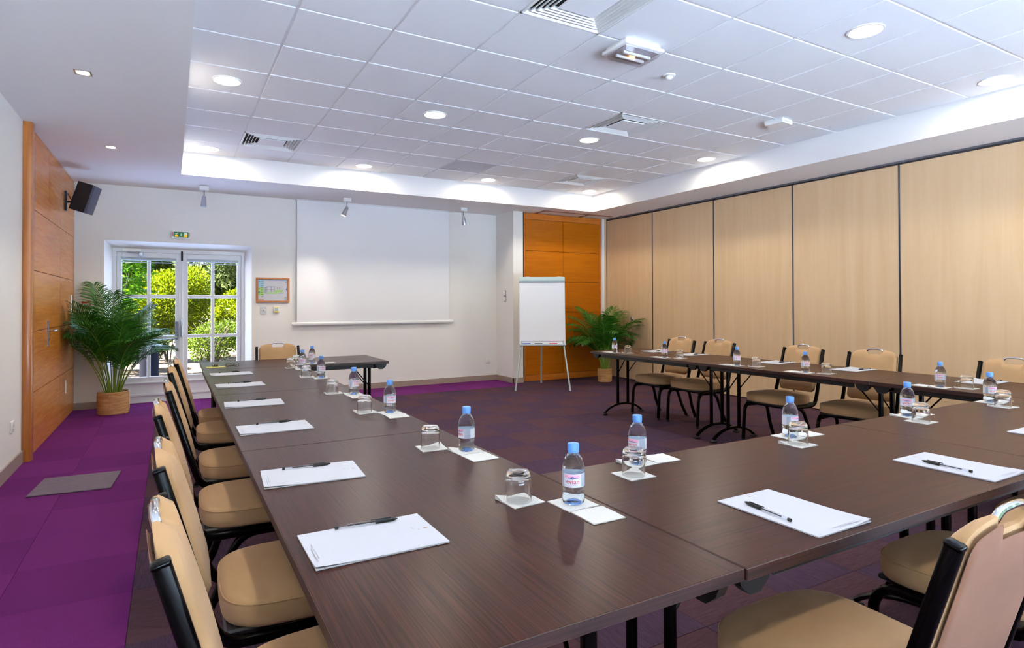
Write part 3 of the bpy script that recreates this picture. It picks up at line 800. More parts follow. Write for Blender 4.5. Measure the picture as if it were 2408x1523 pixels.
pf = m.build('perforated_tile', plain('perforated_metal', rgb(214, 214, 222), 0.6, noise=0.12, nscale=120), ceiling, 0, (c[0], c[1], ZC))
m = MB()
for i in range(26):
    for j in range(26):
        x, y = -0.27 + 0.0216 * i, -0.27 + 0.0216 * j
        m.add([(x - 0.005, y, -0.0006), (x, y - 0.005, -0.0006), (x + 0.005, y, -0.0006), (x, y + 0.005, -0.0006)], [(0, 1, 2, 3)])
po = m.build('perforations', DARKV, pf, 0)
po['kind'] = 'stuff'
# emergency light
em = thing('emergency_light', 'white emergency light with amber glow hanging below the near ceiling tiles', 'ceiling light', (2.80, 3.21, ZC), (0, 0, 0))
m = MB(); m.rbox(-0.155, 0.155, -0.11, 0.11, -0.028, 0.0, 0.006); m.build('base', WPLAST, em)
m = MB()
v = [(-0.17, -0.13, -0.028), (0.17, -0.13, -0.028), (0.17, 0.13, -0.028), (-0.17, 0.13, -0.028), (-0.17, -0.13, -0.046), (0.17, -0.13, -0.046), (0.17, 0.13, -0.046), (-0.17, 0.13, -0.046)]
m.rbox(-0.175, 0.175, -0.128, 0.128, -0.050, -0.026, 0.006, 2); m.build('rim', WPLAST, em)
m = MB(); m.rbox(-0.150, 0.150, -0.104, 0.104, -0.055, -0.048, 0.002); m.build('reflector', plain('reflector_grey', rgb(170, 165, 170), 0.25), em)
for s_ in (-1, 1):
    m = MB(); m.cyl((-0.12, s_ * 0.035, -0.068), (0.12, s_ * 0.035, -0.068), 0.011, n=12); m.build('lamp_tube', WPLAST, em)
m = MB(); m.cyl((-0.02, 0.012, -0.064), (0.02, 0.012, -0.064), 0.008, n=10); m.build('filament', TUBEG, em)
m = MB(); m.add([(-0.155, -0.108, -0.05), (0.155, -0.108, -0.05), (0.155, 0.108, -0.05), (-0.155, 0.108, -0.05), (-0.14, -0.093, -0.084), (0.14, -0.093, -0.084), (0.14, 0.093, -0.084), (-0.14, 0.093, -0.084)], [(4, 5, 6, 7), (0, 1, 5, 4), (1, 2, 6, 5), (2, 3, 7, 6), (3, 0, 4, 7)]); m.build('diffuser', thin_glass('clear_cover', (0.93, 0.92, 0.94, 1), 1.45), em, 0)
pir = thing('motion_sensor', 'small round white motion sensor on a ceiling tile', 'sensor', (3.39, 3.47, ZC))
m = MB(); m.lathe([(0.050, 0), (0.048, -0.008), (0.030, -0.014)], 24, close_b=False, close_t=True); m.build('base', WPLAST, pir)
m = MB(); m.lathe([(0.030, -0.012), (0.027, -0.024), (0.018, -0.033), (0.004, -0.037)], 20, close_b=False); m.build('dome', WPLAST, pir)
apx = thing('wireless_router', 'white rounded box mounted under the right ceiling tiles', 'router', (5.18, 3.82, ZC), (0, 0, R(8)))
m = MB(); m.prism([(-0.085, 0), (0.085, 0), (0.098, -0.022), (0.085, -0.044), (-0.085, -0.044), (-0.098, -0.022)], -0.09, 0.09, Euler((PI / 2, 0, 0)).to_matrix().to_4x4()); m.build('housing', WPLAST, apx, 40)
m = MB(); m.box(-0.05, 0.05, -0.0915, -0.090, -0.026, -0.020); m.build('front_slot', GREYPL, apx, 0)

# ------------------------------------------------------------------ flip chart
fa_ = math.atan2(7.321 - 7.734, 5.144 - 4.45)
fc = thing('flip_chart', 'white flip chart easel on three legs before the orange door', 'flip chart', (4.797, 7.5275, 0), (0, 0, fa_))
by0, by1, bz0, bz1 = 0.13, 0.29, 0.67, 1.69
tl = math.atan2(by1 - by0, bz1 - bz0)
BM = Matrix.Translation((0, by0, bz0)) @ Matrix.Rotation(-tl, 4, 'X')
Lb = math.hypot(by1 - by0, bz1 - bz0)
m = MB(); m.rbox(-0.345, 0.345, -0.008, 0.012, 0.0, Lb, 0.004, 1, BM); m.build('board', plain('board_white', rgb(240, 242, 246), 0.3), fc)
m = MB(); m.rbox(-0.325, 0.315, -0.020, -0.009, 0.055, Lb - 0.06, 0.002, 1, BM); m.build('paper_pad', plain('flip_paper', rgb(236, 238, 244), 0.8), fc)
m = MB(); m.rbox(-0.350, 0.345, -0.034, 0.014, Lb - 0.058, Lb + 0.004, 0.008, 2, BM); m.build('clamp_bar', plain('clamp_grey', rgb(190, 208, 206), 0.4), fc)
m = MB(); m.rbox(-0.350, 0.345, -0.036, 0.0, Lb - 0.078, Lb - 0.052, 0.006, 2, BM); m.build('clamp_lip', plain('clamp_dark', rgb(140, 158, 166), 0.4), fc)
for x in (-0.22, 0.26):
    m = MB(); m.rbox(x - 0.03, x + 0.03, -0.006, 0.008, Lb, Lb + 0.014, 0.002, 1, BM); m.build('hook', GREYPL, fc)
m = MB(); m.rbox(-0.348, 0.348, -0.055, 0.004, -0.014, 0.008, 0.004, 1, BM); m.build('pen_tray', plain('tray_grey', rgb(176, 186, 196), 0.4), fc)
for x, mt in ((-0.24, BLUEM), (-0.06, DARKS), (0.16, RED)):
    m = MB(); m.cyl(BM @ Vector((x - 0.06, -0.036, 0.016)), BM @ Vector((x + 0.06, -0.036, 0.016)), 0.008, n=10); m.build('marker', mt, fc)
LEGM = plain('easel_leg', rgb(188, 200, 200), 0.35, metal=0.3)
for s_ in (-1, 1):
    m = MB(); m.cyl((s_ * 0.404, 0.0, 0.012), (s_ * 0.20, 0.30, 1.60), 0.013, 0.013, 12); lgo = m.build('leg', LEGM, fc)
    m = MB(); m.cyl((s_ * 0.404, 0.0, 0.0), (s_ * 0.401, 0.003, 0.03), 0.015, 0.015, 12); m.build('foot', GREYPL, lgo)
m = MB(); m.cyl((0, 0.90, 0.012), (0, 0.32, 1.60), 0.013, 0.013, 12); lgo = m.build('leg', LEGM, fc)
m = MB(); m.cyl((0, 0.90, 0.0), (0, 0.89, 0.03), 0.015, 0.015, 12); m.build('foot', GREYPL, lgo)

# ------------------------------------------------------------------ folding tables
def make_table():
    t = thing('folding_table', 'x', 'table')
    mm = MB(); mm.rbox(-0.7985, 0.7985, -0.3985, 0.3985, ZT - 0.026, ZT, 0.0015); mm.build('tabletop', WENGE, t, 0)
    for s_ in (-1, 1):
        mm = MB(); mm.rbox(-0.799, 0.799, s_ * 0.3978 - 0.0016, s_ * 0.3978 + 0.0016, ZT - 0.0255, ZT - 0.0008, 0.0008); mm.build('edge_band', WENGE_E, t, 0)
        mm = MB(); mm.rbox(-0.398, 0.398, -0.0016, 0.0016, ZT - 0.0255, ZT - 0.0008, 0.0008); mm.build('edge_band', WENGE_E, t, 0, (s_ * 0.7978, 0, 0), (0, 0, PI / 2))
        mm = MB(); mm.rbox(-0.66, 0.66, s_ * 0.345 - 0.012, s_ * 0.345 + 0.012, ZT - 0.062, ZT - 0.026, 0.003); mm.build('side_rail', BLACKP, t)
    for e in (-1, 1):
        x = e * 0.70
        mm = MB(); mm.tube([(x, -0.36, ZT - 0.050), (x, 0.36, ZT - 0.050)], 0.014, 10); mm.build('cross_bar', BLACKM, t)
        for s_ in (-1, 1):
            mm = MB(); mm.cyl((x, s_ * 0.075, 0.105), (x, s_ * 0.075, ZT - 0.045), 0.0165, n=14); mm.build('leg', BLACKM, t)
            mm = MB(); mm.cyl((x - e * 0.010, s_ * 0.075, 0.48), (x - e * 0.20, s_ * 0.10, ZT - 0.035), 0.0055, n=8); mm.build('brace', BLACKM, t)
            # moulded corner link under the end of the top
            pl = [(-0.055, 0), (0.055, 0), (0.045, -0.030), (0.018, -0.052), (-0.016, -0.052), (-0.042, -0.030)]
            Mx = Matrix.Translation((e * 0.735, s_ * 0.352, ZT - 0.0262)) @ Matrix.Rotation(PI / 2, 4, 'X')
            mm = MB(); mm.prism(pl, -0.014, 0.014, Mx); mm.build('link_bracket', BLACKP, t, 0)
            mm = MB(); mm.rbox(e * 0.70 - 0.018, e * 0.70 + 0.018, s_ * 0.255 - 0.020, s_ * 0.255 + 0.020, ZT - 0.078, ZT - 0.026, 0.005); mm.build('clip', BLACKP, t)
        pts = [(x, 0.28 * math.sin(R(a)) / math.sin(R(62)), 0.018 + 0.098 * (math.cos(R(a)) - math.cos(R(62))) / (1 - math.cos(R(62)))) for a in range(-62, 63, 6)]
        mm = MB(); mm.tube(pts, (0.013, 0.019), 12, bi=(1, 0, 0)); ft = mm.build('arched_foot', BLACKM, t)
        for s_ in (-1, 1):
            mm = MB(); mm.rbox(x - 0.022, x + 0.022, s_ * 0.275 - 0.03, s_ * 0.275 + 0.03, 0, 0.018, 0.004); mm.build('glide', BLACKP, ft)
    return t
TABLES = [
 ((0.63, 1.645), 90, 'dark wenge folding table at the near end of the left row'),
 ((0.63, 3.2465), 90, 'dark wenge folding table in the middle of the left row'),
 ((0.63, 4.848), 90, 'dark wenge folding table far along the left row, before the cross table'),
 ((1.040, 6.052), 180, 'dark wenge folding table set crosswise at the far end by the single chair'),
 ((1.8315, 1.24), 0, 'dark wenge folding table in the front row, left one, under the near notepads'),
 ((3.433, 1.24), 0, 'dark wenge folding table in the front row, right one, below the folding partition'),
 ((4.635, 1.62), 90, 'dark wenge folding table of the right row, nearest to the viewer'),
 ((4.635, 3.2215), 90, 'dark wenge folding table in the middle of the right row'),
 ((4.635, 4.823), 90, 'dark wenge folding table at the far end of the right row by the palm')]
tp = make_table()
for i, (p, a, lab) in enumerate(TABLES):
    place(tp, i == 0, lab, (p[0], p[1], 0), R(a), 'dark folding tables set in a square')

# ------------------------------------------------------------------ banquet chairs
def make_chair():
    t = thing('banquet_chair', 'x', 'chair')
    # seat cushion
    nu, nv = 36, 9
    v = []; f = []
    def outline(a):
        e = 2 / 3.9
        c, s_ = math.cos(a), math.sin(a)
        x = 0.232 * math.copysign(abs(c) ** e, c); y = 0.213 * math.copysign(abs(s_) ** e, s_)
        x *= 1.0 + 0.04 * (y / 0.213)
        return x, y
    prof = [(0.92, 0.379), (0.975, 0.382), (1.0, 0.392), (1.008, 0.412), (1.004, 0.434), (0.992, 0.448), (0.965, 0.456), (0.90, 0.461), (0.75, 0.465), (0.5, 0.468), (0.25, 0.469)]
    for sc_, z in prof:
        for i in range(nu):
            x, y = outline(2 * PI * i / nu)
            v.append((x * sc_, 0.022 + y * sc_, z + (0.004 * math.cos(9 * x) if z > 0.45 else 0)))
    for j in range(len(prof) - 1):
        for i in range(nu):
            i2 = (i + 1) % nu
            f.append((j * nu + i, j * nu + i2, (j + 1) * nu + i2, (j + 1) * nu + i))
    f.append(tuple(reversed(range(nu)))); f.append(tuple((len(prof) - 1) * nu + i for i in range(nu)))
    mm = MB(); mm.add(v, f); seat = mm.build('seat', SUEDE, t, 60)
    loop = []
    for i in range(nu + 1):
        x, y = outline(2 * PI * i / nu); loop.append((x * 0.998, 0.022 + y * 0.998, 0.4475))
    mm = MB(); mm.tube(loop, 0.0022, 6, caps=False); mm.build('piping', SUEDE, seat)
    mm = MB(); mm.rbox(-0.205, 0.205, -0.185, 0.215, 0.366, 0.384, 0.006); mm.build('seat_pan', BLACKP, t)
    # back geometry: s = distance up the reclined plane
    rec = math.atan(0.285)
    B0 = Vector((0, -0.243, 0.50)); U = Vector((0, -math.sin(rec) , math.cos(rec))); N = Vector((0, math.cos(rec), math.sin(rec)))
    L = 0.402
    def top(x):
        a = abs(x)
        z = L - 0.030 * (a / 0.183) ** 2.2
        if a > 0.150: z -= 0.035 * ((a - 0.150) / 0.033) ** 2
        if a < 0.075:
            w = 1.0 if a < 0.045 else 0.5 + 0.5 * math.cos(PI * (a - 0.045) / 0.030)
            z -= 0.042 * w
        return z
    def bot(x):
        a = abs(x)
        return -0.035 + (0.03 * ((a - 0.150) / 0.033) ** 2 if a > 0.150 else 0)
    def shell(fr, bk, inset, mat, name, parent, bulge):
        NX, NS = 44, 16
        v = []; f = []
        for side in (0, 1):
            for i in range(NX + 1):
                q = -1 + 2 * i / NX
                x = (0.183 - inset) * math.copysign(abs(q) ** 0.85, q)
                t0, b0 = top(x) - inset, bot(x) + inset
                for j in range(NS + 1):
                    qs = j / NS
                    s_ = b0 + (t0 - b0) * qs
                    ed = min(1, (1 - abs(q)) / 0.16, qs / 0.09, (1 - qs) / 0.09)
                    ed = math.sqrt(max(0, 1 - (1 - ed) ** 2))
                    d = (fr - bulge) + bulge * ed if side == 0 else bk + (0.006 * (1 - ed))
                    if side == 0: d += 0.010 * (1 - q * q) * math.sin(PI * qs)
                    v.append(B0 + U * s_ + N * d + Vector((x, 0, 0)))
        n2 = (NX + 1) * (NS + 1)
        for i in range(NX):
            for j in range(NS):
                a = i * (NS + 1) + j
                f.append((a, a + NS + 1, a + NS + 2, a + 1)); f.append((n2 + a, n2 + a + 1, n2 + a + NS + 2, n2 + a + NS + 1))
        edge = [i * (NS + 1) for i in range(NX + 1)] + [NX * (NS + 1) + j for j in range(1, NS + 1)] + [i * (NS + 1) + NS for i in range(NX - 1, -1, -1)] + [j for j in range(NS - 1, 0, -1)]
        for k in range(len(edge)):
            a, b = edge[k], edge[(k + 1) % len(edge)]
            f.append((a, n2 + a, n2 + b, b))
        mm = MB(); mm.add(v, f)
        return mm.build(name, mat, parent, 60)
    shell(0.026, -0.010, 0.0, SUEDE, 'backrest', t, 0.022)
    shell(-0.012, -0.021, 0.010, SUEDEB, 'back_panel', t, 0.004)
    hp = []
    for i in range(13):
        q = -1 + 2 * i / 12
        p = B0 + U * (L - 0.003 + 0.006 * (1 - q * q) - 0.012 * max(0, abs(q) - 0.8) / 0.2) + N * 0.002
        hp.append((0.062 * q, p.y, p.z))
    mm = MB(); mm.tube(hp, (0.0072, 0.0085), 10); mm.build('handle', CHROME, t)
    for s_ in (-1, 1):
        pa = [(0.238, 0.0), (0.230, 0.14), (0.222, 0.255)]
        pa += [(0.222 - 0.085 + 0.085 * math.cos(R(a)), 0.262 + 0.092 * math.sin(R(a))) for a in range(10, 91, 16)]
        pa += [(0.08, 0.355), (0.0, 0.354), (-0.11, 0.354), (-0.145, 0.3555), (-0.175, 0.363), (-0.198, 0.380), (-0.213, 0.405), (-0.223, 0.435), (-0.232, 0.465)]
        p0 = B0 + U * 0.0; 
        for q in (0.02, 0.12, 0.24, 0.360):
            p = B0 + U * q; pa.append((p.y, p.z))
        k = len(pa)
        path = []
        for i, (y, z) in enumerate(pa):
            hw = 0.214 if z < 0.45 else 0.214 - 0.012 * min(1, (z - 0.45) / 0.4)
            path.append((s_ * hw, y, z))
        mm = MB(); mm.tube(path, (0.0160, 0.0130), 14, bi=(1, 0, 0), sq=3.4); sf = mm.build('side_frame', BLACKM, t, 50)
        p = B0 + U * 0.360
        Mc = Matrix.Translation((s_ * 0.2025, p.y, p.z)) @ Matrix.Rotation(rec, 4, 'X')
        mm = MB(); mm.rbox(-0.0132, 0.0132, -0.0162, 0.0162, -0.006, 0.009, 0.006, 3, Mc); mm.build('end_cap', BLACKM, sf)
        mm = MB(); mm.cyl((s_ * 0.214, 0.238, 0.0), (s_ * 0.214, 0.237, 0.02), 0.019, n=12); mm.build('glide', BLACKP, sf)
        pr = [(0.19, 0.344), (0.08, 0.342)] + [(0.02 - 0.11 * math.sin(R(a)), 0.232 + 0.11 * math.cos(R(a))) for a in range(0, 69, 11)]
        y1, z1 = pr[-1]
        pr += [(y1 - (z1) * 0.33 * 0.5, z1 * 0.5), (y1 - z1 * 0.42, 0.0)]
        mm = MB(); mm.tube([(s_ * (0.190 + 0.03 * (0.35 - z) / 0.35), y, z) for y, z in pr], (0.017, 0.0115), 12, bi=(1, 0, 0), sq=3.0); rl = mm.build('rear_leg', BLACKM, t, 50)
        mm = MB(); mm.rbox(s_ * 0.22 - 0.014, s_ * 0.22 + 0.014, pr[-1][0] - 0.022, pr[-1][0] + 0.022, 0, 0.014, 0.003); mm.build('glide', BLACKP, rl)
    mm = MB(); mm.tube([(-0.205, 0.150, 0.352), (0.205, 0.150, 0.352)], 0.011, 8); mm.build('stretcher', BLACKM, t)
    mm = MB(); mm.tube([(-0.205, -0.09, 0.352), (0.205, -0.09, 0.352)], 0.011, 8); mm.build('stretcher', BLACKM, t)
    return t
# facing: local +Y is the front of the chair
CH = []
Lc = [(0.325, 1.385, 1), (0.32, 2.035, -1), (0.30, 2.91, 0), (0.33, 3.67, 1.5), (0.345, 4.58, -1), (0.38, 5.205, 0)]
Ln = ['nearest the viewer along the left row', 'second from the viewer along the left row', 'third from the viewer along the left row', 'fourth from the viewer along the left row', 'fifth from the viewer along the left row', 'farthest along the left row, before the garden doors']
for (x, y, a), nm in zip(Lc, Ln): CH.append(((x, y), -90 + a, 'tan suede banquet chair with black frame, ' + nm, 'chairs along the left table row'))
Rc = [(4.93, 5.21, 0), (4.96, 4.67, 0), (4.90, 3.62, -1), (4.91, 2.905, 8), (4.863, 1.955, 0)]
Rn = ['next to the right palm', 'second from the right palm', 'third from the right palm', 'fourth from the right palm, turned slightly', 'cut by the right picture edge, against the partition']
for (x, y, a), nm in zip(Rc, Rn): CH.append(((x, y), 90 + a, 'tan suede banquet chair with black frame, ' + nm, 'chairs along the right table row'))
CH.append(((0.967, 6.284), 180, 'tan suede banquet chair alone behind the far cross table', 'single chair at the far table'))
for x, y, a, nm in ((1.43, 0.893, 0, 'seen from behind at the bottom right'), (2.26, 0.94, 0, 'at the front row, seat half hidden behind the near chair'), (3.10, 0.95, 0, 'at the front row, only a seat corner in view')):
    CH.append(((x, y), a, 'tan suede banquet chair ' + nm, 'chairs along the front table row'))
cp = make_chair()
for i, (p, a, lab, g) in enumerate(CH):
    place(cp, i == 0, lab, (p[0], p[1], 0), R(a), g)

# ------------------------------------------------------------------ tableware
def text_mesh(body, size):
    cu = bpy.data.curves.new('txt', 'FONT')
    cu.body = body; cu.size = size; cu.align_x = 'CENTER'; cu.resolution_u = 3
    o = bpy.data.objects.new('txt', cu); COL.objects.link(o)
    bpy.context.view_layer.update()
    me = bpy.data.meshes.new_from_object(o.evaluated_get(bpy.context.evaluated_depsgraph_get()))
    v = [q.co.copy() for q in me.vertices]; f = [list(p.vertices) for p in me.polygons]
    bpy.data.objects.remove(o); bpy.data.meshes.remove(me)
    return v, f
def wrap(pts, r):
    """(x along the surface, z) onto a cylinder of radius r, centred on local -Y"""
    return [(r * math.sin(x / r), -r * math.cos(x / r), z) for x, z in pts]
def strip(mm, x0, x1, z0, z1, r, n=10):
    a = [x0 + (x1 - x0) * i / n for i in range(n + 1)]
    v = wrap([(x, z0) for x in a], r) + wrap([(x, z1) for x in a], r)
    mm.add(v, [(i, i + 1, n + 2 + i, n + 1 + i) for i in range(n)])
def make_bottle():
    t = thing('water_bottle', 'x', 'bottle')
    prof = [(0.018, 0.004), (0.024, 0.0), (0.0275, 0.002), (0.0300, 0.007), (0.0308, 0.015), (0.0296, 0.024), (0.0280, 0.031), (0.0284, 0.037), (0.0302, 0.043), (0.0304, 0.047), (0.0300, 0.049), (0.0300, 0.086), (0.0306, 0.088), (0.0307, 0.094), (0.0300, 0.102), (0.0280, 0.111), (0.0248, 0.120), (0.0205, 0.128), (0.0160, 0.134), (0.0136, 0.138), (0.0130, 0.141), (0.0130, 0.150)]
    mm = MB(); mm.lathe(prof, 32); body = mm.build('body', BOTTLE, t, 60)
    mm = MB(); mm.lathe([(0.0185, 0.0035), (0.012, 0.010), (0.004, 0.013)], 16, close_b=False); mm.build('base_dimple', BDEEP, body, 60)
    mm = MB(); mm.lathe([(0.0148, 0.139), (0.0152, 0.1395), (0.0152, 0.1425), (0.0148, 0.143)], 28); mm.build('neck_ring', CAPB, t)
    capv = MB()
    n = 48
    for k, (r, z) in enumerate([(0.0156, 0.1435), (0.0158, 0.145), (0.0158, 0.160), (0.0148, 0.1625), (0.010, 0.1632)]):
        for i in range(n):
            rr = r - (0.0004 if i % 2 and k in (1, 2) else 0)
            a = 2 * PI * i / n
            capv.v.append((rr * math.cos(a), rr * math.sin(a), z))
    for k in range(4):
        for i in range(n):
            j = (i + 1) % n
            capv.f.append((k * n + i, k * n + j, (k + 1) * n + j, (k + 1) * n + i))
    capv.f.append(tuple(4 * n + i for i in range(n))); capv.f.append(tuple(reversed(range(n))))
    capv.build('cap', CAPB, t, 50)
    rl = 0.0305
    mm = MB(); mm.lathe([(rl, 0.0498), (rl, 0.0855)], 36, close_b=False, close_t=False); lb = mm.build('label', LABELW, t, 60)
    mm = MB(); strip(mm, 0.022, 0.044, 0.051, 0.0845, rl + 0.0003); mm.build('text_block', LABELG, lb, 60)
    mm = MB(); strip(mm, -0.046, -0.030, 0.051, 0.0845, rl + 0.0003); mm.build('text_block', LABELG, lb, 60)
    mm = MB(); strip(mm, -0.026, 0.018, 0.0745, 0.0840, rl + 0.0003); mm.build('pink_sky', PINK, lb, 60)
    mm = MB()
    for x, w, h in ((-0.012, 0.006, 0.0035), (-0.003, 0.008, 0.0058), (0.007, 0.006, 0.0038)):
        mm.add(wrap([(x - w, 0.0742), (x - 0.001, 0.0742), (x + 0.0005, 0.0742 + h)], rl + 0.0006) , [(0, 1, 2)])
        mm.add(wrap([(x + 0.0012, 0.0742 + h * 0.9), (x + 0.002, 0.0742), (x + w * 0.8, 0.0742)], rl + 0.0006) , [(0, 1, 2)])
    mm.build('mountains', BLUEM, lb, 0)
    v, f = text_mesh('evian', 0.0185)
    mm = MB(); mm.add(wrap([(q.x - 0.003, 0.0600 + q.y) for q in v], rl + 0.0006), f); mm.build('lettering', REDT, lb, 0)
    mm = MB(); strip(mm, -0.016, 0.010, 0.0560, 0.0570, rl + 0.0004); strip(mm, -0.022, -0.008, 0.0525, 0.0535, rl + 0.0004); mm.build('small_print', PINK, lb, 60)
    return t
def make_glass():
    t = thing('tumbler', 'x', 'glass')
    out = [(0.0362, 0.0), (0.0366, 0.004), (0.0364, 0.030), (0.0358, 0.058), (0.0345, 0.070), (0.0310, 0.079), (0.0255, 0.0835), (0.018, 0.0845), (0.006, 0.0835)]
    inn = [(0.0345, 0.0), (0.0342, 0.030), (0.0336, 0.055), (0.0322, 0.063), (0.028, 0.0675), (0.018, 0.069), (0.004, 0.069)]
    mm = MB(); mm.lathe(list(reversed(inn)) + out, 32, close_b=True, close_t=True); mm.build('bowl', TUMB, t, 60)
    mm = MB(); mm.lathe([(0.0256, 0.0836), (0.0268, 0.0842), (0.0258, 0.0846), (0.0246, 0.0840)], 28, close_b=False, close_t=False); mm.build('base_rim', TUMB, t, 60)
    return t
NAP = []
for s_ in range(4):
    rd = random.Random(30 + s_)
    mm = MB(); n = 10; v = []; f = []
    for i in range(n + 1):
        for j in range(n + 1):
            x, y = -0.05 + 0.1 * i / n, -0.05 + 0.1 * j / n
            e = max(abs(x), abs(y)) / 0.05
            cu = (0.0055 * max(0, (x * (1 if s_ % 2 else -1) + y) / 0.1 - 0.55) * 4) if s_ != 3 else 0
            z = 0.0022 + 0.0012 * rd.random() * e ** 3 + cu * 0.9
            jx = 0.0012 * (rd.random() - 0.5) * (e > 0.95)
            v.append((x + jx, y + jx, z))
    k = n + 1
    for i in range(n):
        for j in range(n):
            f.append((i * k + j, (i + 1) * k + j, (i + 1) * k + j + 1, i * k + j + 1))
    ring = [i * k for i in range(k)] + [n * k + j for j in range(1, k)] + [i * k + n for i in range(n - 1, -1, -1)] + [j for j in range(n - 1, 0, -1)]
    base = len(v)
    for i in ring: v.append((v[i][0], v[i][1], 0.0003))
    for a in range(len(ring)):
        b = (a + 1) % len(ring)
        f.append((ring[a], base + a, base + b, ring[b]))
    f.append(tuple(base + a for a in range(len(ring))))
    mm.add(v, f); NAP.append(mm.mesh('napkin', NAPK, 40))
def napkin(x, y, rz, label, kind, group):
    o = link('paper_napkin', NAP[kind % 4], None, (x, y, ZT), (0, 0, rz))
    tag(o, label, 'napkin', group)
bt = make_bottle(); gl = make_glass()
nb = ng = 0
def bottle(x, y, rz, label, group):
    global nb
    place(bt, nb == 0, label, (x, y, ZT + 0.0027), R(rz), group); nb += 1
def tumbler(x, y, label, group):
    global ng
    place(gl, ng == 0, label, (x, y, ZT + 0.0027), R(37 * ng), group); ng += 1
NTH = ['first', 'second', 'third', 'fourth', 'fifth', 'sixth']
def yawto(x, y, off=0):      # rotation that turns local -Y to the viewer, plus an offset
    return math.degrees(math.atan2(y, x)) - 90 + off
LG = [(0.838, 1.443), (0.857, 2.137), (0.855, 3.018), (0.868, 3.77), (0.890, 4.706), (0.905, 5.46)]
LB = [(0.958, 1.350), (0.958, 2.032), (0.962, 2.944), (0.968, 3.65), (0.973, 4.585), (0.972, 5.306)]
LBR = [2, -55, 25, 40, 30, 0]
for i in range(6):
    w = NTH[i] + ' from the viewer on the left table row'
    bottle(*LB[i], yawto(*LB[i], LBR[i]), 'small blue capped water bottle, ' + w, 'water bottles on the left table row')
    tumbler(*LG[i], 'upturned glass tumbler, ' + w, 'tumblers on the left table row')
    rd = random.Random(i)
    napkin(LG[i][0] + 0.006, LG[i][1] + 0.002, R(rd.uniform(-5, 5)), 'white paper napkin under the ' + NTH[i] + ' tumbler of the left table row', i, 'napkins on the left table row')
    napkin(LB[i][0] - 0.002, LB[i][1], R(rd.uniform(-5, 5)), 'white paper napkin under the ' + NTH[i] + ' bottle of the left table row', i + 1, 'napkins on the left table row')
    if i != 5 and i != 4:
        napkin(LB[i][0] + 0.002, LB[i][1] - 0.106, R(rd.uniform(-4, 4)), 'bare white paper napkin in front of the ' + NTH[i] + ' bottle of the left table row', 3, 'napkins on the left table row')
bottle(1.141, 5.763, yawto(1.14, 5.76, 0), 'small blue capped water bottle on the far cross table', 'water bottle on the cross table')
tumbler(0.995, 5.737, 'upturned glass tumbler on the far cross table, behind another tumbler', 'tumbler on the cross table')
napkin(1.0, 5.735, R(3), 'white paper napkin under the tumbler on the far cross table', 0, 'napkins on the cross table')
napkin(1.14, 5.763, R(-3), 'white paper napkin under the bottle on the far cross table', 1, 'napkins on the cross table')
napkin(1.30, 5.765, R(2), 'bare white paper napkin right of the bottle on the far cross table', 3, 'napkins on the cross table')
FG = [(1.282, 1.478), (2.11, 1.479), (2.998, 1.479), (3.797, 1.475)]
FB = [(1.39, 1.582), (2.201, 1.579), (3.082, 1.58), (3.898, 1.574)]
FBR = [-28, 62, 3, 42]
for i in range(4):
    w = NTH[i] + ' from the left on the front table row'
    bottle(*FB[i], yawto(*FB[i], FBR[i]), 'small blue capped water bottle, ' + w, 'water bottles on the front table row')
    tumbler(*FG[i], 'upturned glass tumbler, ' + w, 'tumblers on the front table row')
    rd = random.Random(40 + i)
    napkin(FG[i][0], FG[i][1], R(rd.uniform(-5, 5)), 'white paper napkin under the ' + NTH[i] + ' tumbler of the front table row', i + 1, 'napkins on the front table row')
    napkin(FB[i][0], FB[i][1] + 0.004, R(rd.uniform(-5, 5)), 'white paper napkin under the ' + NTH[i] + ' bottle of the front table row', i, 'napkins on the front table row')
    napkin(FB[i][0] + 0.110, FB[i][1] + 0.006, R(rd.uniform(-4, 4)), 'bare white paper napkin right of the ' + NTH[i] + ' bottle of the front table row', 3, 'napkins on the front table row')
RG = [(4.412, 5.17), (4.428, 4.407), (4.395, 3.475), (4.418, 2.853), (4.41, 1.905)]
RB = [(4.318, 5.283), (4.334, 4.521), (4.318, 3.615), (4.339, 2.975), (4.326, 2.017)]
RBR = [60, 20, 25, 30, 5]
for i in range(5):
    w = NTH[i] + ' from the palm on the right table row'
    bottle(*RB[i], yawto(*RB[i], RBR[i]), 'small blue capped water bottle, ' + w, 'water bottles on the right table row')
    tumbler(*RG[i], 'upturned glass tumbler, ' + w, 'tumblers on the right table row')
    rd = random.Random(60 + i)
    napkin(RG[i][0] + 0.003, RG[i][1], R(rd.uniform(-5, 5)), 'white paper napkin under the ' + NTH[i] + ' tumbler of the right table row', i, 'napkins on the right table row')
    napkin(RB[i][0] - 0.006, RB[i][1] - 0.002, R(rd.uniform(-5, 5)), 'white paper napkin under the ' + NTH[i] + ' bottle of the right table row', i + 2, 'napkins on the right table row')
    napkin(RB[i][0] - 0.008, RB[i][1] + 0.104, R(rd.uniform(-4, 4)), 'white paper napkin beyond the ' + NTH[i] + ' bottle of the right table row', 3, 'napkins on the right table row')

